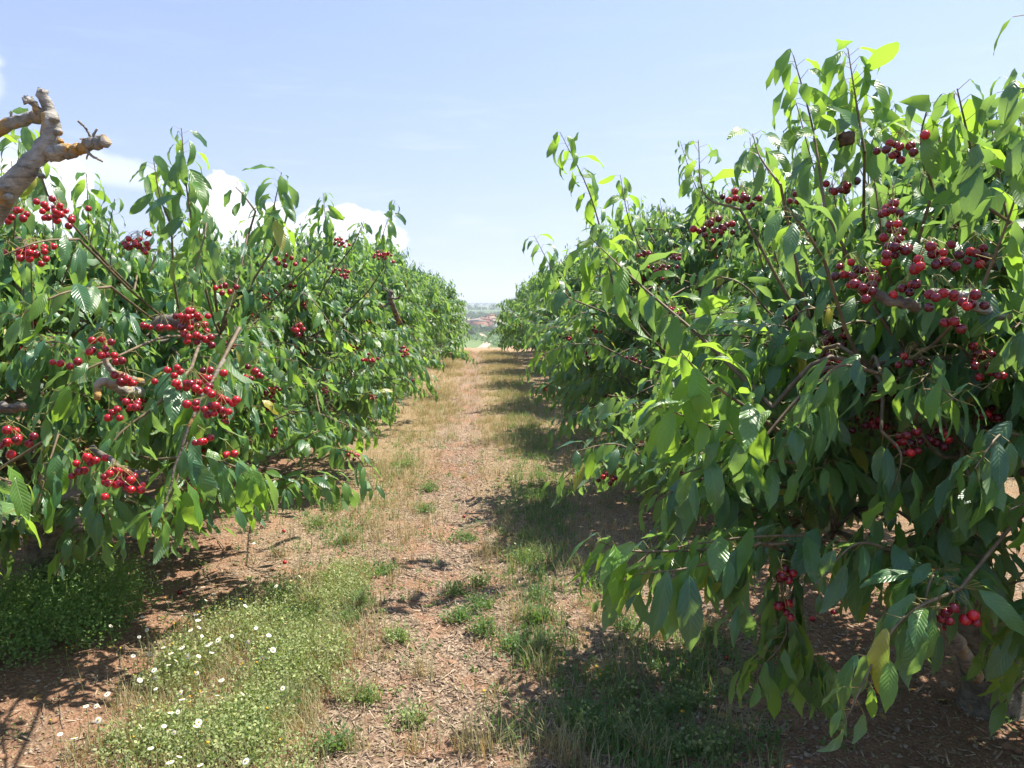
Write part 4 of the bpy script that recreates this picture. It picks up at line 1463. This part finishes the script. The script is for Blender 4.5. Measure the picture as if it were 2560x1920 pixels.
for px, py in ((450, 1490), (165, 1620), (692, 1390), (710, 1345), (712, 1412), (392, 1788), (1818, 1655), (2185, 1745), (2082, 1556), (2030, 1570), (655, 1330), (1160, 1290)):
    obj('fallen_cherry', ME_CHERRY, loc=gpt(px, py, .008), label='red cherry on the ground ' + place(px, py), cat='cherry', group='fallen cherries on the ground')
tw_spots = [(520, 1440, 420, 1400, .004), (500, 1420, 560, 1500, .003), (430, 1460, 600, 1450, .003), (360, 1440, 470, 1425, .0025), (545, 1370, 560, 1400, .004),
            (820, 1745, 1000, 1765, .004), (770, 1740, 775, 1790, .004), (700, 1690, 790, 1700, .003), (300, 1680, 330, 1640, .003), (150, 1750, 160, 1830, .0025),
            (105, 1770, 108, 1830, .0025), (0, 1710, 90, 1720, .003), (2000, 1530, 2050, 1570, .005), (2100, 1680, 2200, 1800, .003), (1420, 1400, 1450, 1430, .004),
            (1750, 1870, 1790, 1880, .005), (1450, 1680, 1440, 1790, .0022), (1170, 1560, 1260, 1600, .003), (1010, 1440, 1120, 1460, .003), (900, 1340, 950, 1360, .003),
            (880, 1610, 960, 1590, .003), (1500, 1830, 1620, 1815, .004), (2120, 1515, 2170, 1535, .003), (780, 1490, 870, 1460, .003), (1280, 1760, 1350, 1790, .003)]
for k in range(30):
    px, py = rng.uniform(250, 1500), rng.uniform(1300, 1900)
    a = rng.uniform(0, 3.1); L = rng.uniform(40, 130)
    tw_spots.append((px, py, px + L * math.cos(a), py + L * .4 * math.sin(a), .0022))
for x0, y0, x1, y1, rr in tw_spots:
    a, b = gpt(x0, y0, .004), gpt(x1, y1, .004)
    g = Geo()
    mid = (a + b) / 2 + np.append(rng.normal(size=2) * .012, .008)
    P = bez([a, mid, b], 9) - a
    P[1:-1] += rng.normal(size=(7, 3)) * .0015
    g.tube(P, np.linspace(rr, rr * .5, 9), 5)
    if rr > .0028:
        q = P[5]
        g.tube(bez([q, q + np.append(rng.normal(size=2) * .02, .006), q + np.append(rng.normal(size=2) * .04, .008)], 4), [rr * .6, rr * .5, rr * .4, rr * .3], 4)
    obj('fallen_twig', g.mesh('fallen_twig', M_STICK), loc=a, label=('thick ' if rr > .0035 else 'forked ' if rr > .0028 else 'thin ') + 'dry twig ' + place(x0, y0), cat='twig', group='dry twigs lying on the orchard floor')

# ------------------------------------------------------------------ village in the valley
M_TILE = plain('roof_tiles', (0.40, 0.20, 0.13), .85, .2, .35, .6)
M_TILE2 = plain('pale_roof', (0.42, 0.33, 0.27), .85, .2, .3, .6)
walls = [plain('plaster_tan', (0.55, 0.42, 0.30), .9, .2, .15, 1), plain('brick_wall', (0.40, 0.20, 0.14), .9, .2, .25, 1),
         plain('plaster_white', (0.68, 0.66, 0.62), .9, .2, .1, 1), plain('plaster_grey', (0.42, 0.37, 0.33), .9, .2, .15, 1)]
M_WIN = plain('dark_window', (0.05, 0.055, 0.06), .2, .5, .2, 1)
M_DOOR = plain('wooden_door', (0.14, 0.08, 0.05), .6, .3, .2, 1)


def house(px, py, d, w, l, h, rz, wall_k, roof, label, group='houses of the village in the valley'):
    p = at(px, py, d)
    h *= .78
    z = float(ground_z(p[0], p[1]))
    root = obj('house', None, loc=(p[0], p[1], z), label=label, cat='house')
    if group:
        root['group'] = group
    root.rotation_euler = (0, 0, rz)
    g = Geo(); g.box((0, 0, h / 2 - .5), (w, l, h + 1.0))
    obj('wall', g.mesh('wall', walls[wall_k], False), root)
    rh = w * .16
    g = Geo()
    e = .4
    V = [(-w / 2 - e, -l / 2 - e, h - .1), (w / 2 + e, -l / 2 - e, h - .1), (w / 2 + e, l / 2 + e, h - .1), (-w / 2 - e, l / 2 + e, h - .1), (0, -l / 2 - e, h + rh), (0, l / 2 + e, h + rh)]
    g.add(V, [(0, 4, 5, 3), (1, 2, 5, 4), (0, 3, 2, 1)], [(0, 1, 4), (2, 3, 5)])
    g.box((w * .2, l * .15, h + rh * .9), (.7, .7, 1.8))
    obj('roof', g.mesh('roof', M_TILE if roof == 0 else M_TILE2, False), root)
    wg = Geo(); wg.box((0, 0, 0), (.95, .12, 1.25)); wm = wg.mesh('window', M_WIN, False)
    for s in range(max(1, int(h // 2.8))):
        nwin = max(2, int(w // 2.6))
        for k in range(nwin):
            xx = -w / 2 + (k + .5) * w / nwin
            if s == 0 and k == nwin // 2:
                dg = Geo(); dg.box((xx, -l / 2 - .03, 1.05), (1.1, .14, 2.1))
                obj('door', dg.mesh('door', M_DOOR, False), root)
            else:
                obj('window', wm, root, loc=(xx, -l / 2 - .02, 1.6 + 2.8 * s))
    return root


HS = [(1196, 826, 395, 9, 9, 7, .15, 1, 1, 'brick red house with a pale roof, front left in the village gap'),
      (1216, 824, 400, 6, 8, 8, -.1, 1, 0, 'tall narrow brick house in the middle of the village gap'),
      (1238, 826, 405, 9, 9, 6, .2, 2, 1, 'white plastered house to the right in the village gap'),
      (1188, 812, 430, 12, 8, 5, .1, 0, 1, 'long low tan house behind the brick ones'),
      (1228, 808, 455, 7, 7, 8.5, -.05, 0, 0, 'tall tan house standing above the roofs of the village'),
      (1246, 812, 440, 8, 9, 6.5, .3, 0, 0, 'tan house with an orange roof near the right hand trees'),
      (1208, 808, 450, 9, 8, 5.5, .3, 3, 0, 'grey house behind the tall brick house')]
for a in HS:
    house(*a, group='village houses seen between the rows')
for k in range(16):
    px = 1210 + (rng.uniform(60, 420) if k % 2 else -rng.uniform(50, 380))
    house(px, rng.uniform(806, 828), rng.uniform(390, 470), rng.uniform(7, 11), rng.uniform(7, 10), rng.uniform(4.5, 8), rng.uniform(-.4, .4), int(rng.integers(0, 4)), int(rng.integers(0, 2)),
          'village house hidden by the orchard rows', 'village houses behind the orchard rows')

# clumpy far vegetation: vine rows, orchards, hedges
def clumps(name, P, rad, m=M_FAR, per=16):
    n = len(P)
    k = np.repeat(np.arange(n), per)
    d = nrm(rng.normal(size=(n * per, 3)))
    d[:, 2] = np.abs(d[:, 2]) * .9
    c = P[k] + d * rad[k][:, None] * rng.uniform(.5, 1, (n * per, 1))
    s = rad[k][:, None] * .42
    u = nrm(rng.normal(size=(n * per, 3))); w = nrm(np.cross(u, rng.normal(size=(n * per, 3))))
    V = np.stack([c - u * s, c + w * s * .7, c + u * s, c - w * s * .7], 1).reshape(-1, 3)
    return mk_mesh(name, V, np.array([[0, 1, 2, 3]]) + np.arange(n * per)[:, None] * 4, m)


P = []
for k in range(14):
    for yy in np.arange(232, 372, 3.0):
        xx = 4 + k * 4.2 - .10 * (yy - 232) + 1.2 * math.sin(yy / 18)
        P.append((xx, yy))
P = np.array(P); P = drop(P + rng.normal(size=P.shape) * .3, .6)
obj('vineyard_rows', clumps('vineyard_rows', P, rng.uniform(.7, 1.1, len(P)), M_GRASS), kind='stuff')
P = np.column_stack([rng.uniform(-120, 160, 700), rng.uniform(330, 384, 700)])
P = P[(P[:, 1] > 366) | (P[:, 0] < -4)]
P2 = np.column_stack([rng.uniform(-200, 240, 900), rng.uniform(490, 720, 900)])
P = drop(np.vstack([P, P2]), 1.5)
obj('valley_trees', clumps('valley_trees', P, rng.uniform(1.5, 3.2, len(P)), per=22), kind='stuff')
P = np.column_stack([rng.uniform(-900, 900, 1500), np.repeat([900, 1150, 1500, 2000, 2450], 300) + rng.normal(size=1500) * 8])
P = drop(P, 2)
obj('distant_tree_belts', clumps('distant_tree_belts', P, rng.uniform(2.5, 6, len(P)), per=12), kind='stuff')
# light dirt track winding down to the village
M_TRACK = plain('pale_track', (0.48, 0.38, 0.28), .9, .1, .2, .5)
yy = np.linspace(225, 380, 60)
xc = -2 + 5 * np.sin((yy - 225) / 48) * np.interp(yy, [225, 380], [1, .3])
V = np.concatenate([np.column_stack([xc - 1.5, yy, ground_z(xc - 1.5, yy) + .12]), np.column_stack([xc + 1.5, yy, ground_z(xc + 1.5, yy) + .12])])
k = np.arange(59)[:, None]
obj('dirt_track', mk_mesh('dirt_track', V, np.hstack([k, k + 60, k + 61, k + 1]), M_TRACK), kind='structure')

# ------------------------------------------------------------------ haze
mh, n, out = mat('haze')
pv_ = n.n('ShaderNodeVolumePrincipled')
pv_.inputs['Color'].default_value = (0.82, 0.90, 1.0, 1)
pv_.inputs['Density'].default_value = 0.00055
pv_.inputs['Anisotropy'].default_value = 0.2
mh.node_tree.links.new(pv_.outputs[0], out.inputs['Volume'])
g = Geo()
g.box((0, 4650, 20), (24600, 9760, 100))
obj('haze', g.mesh('haze', mh, False), kind='stuff')
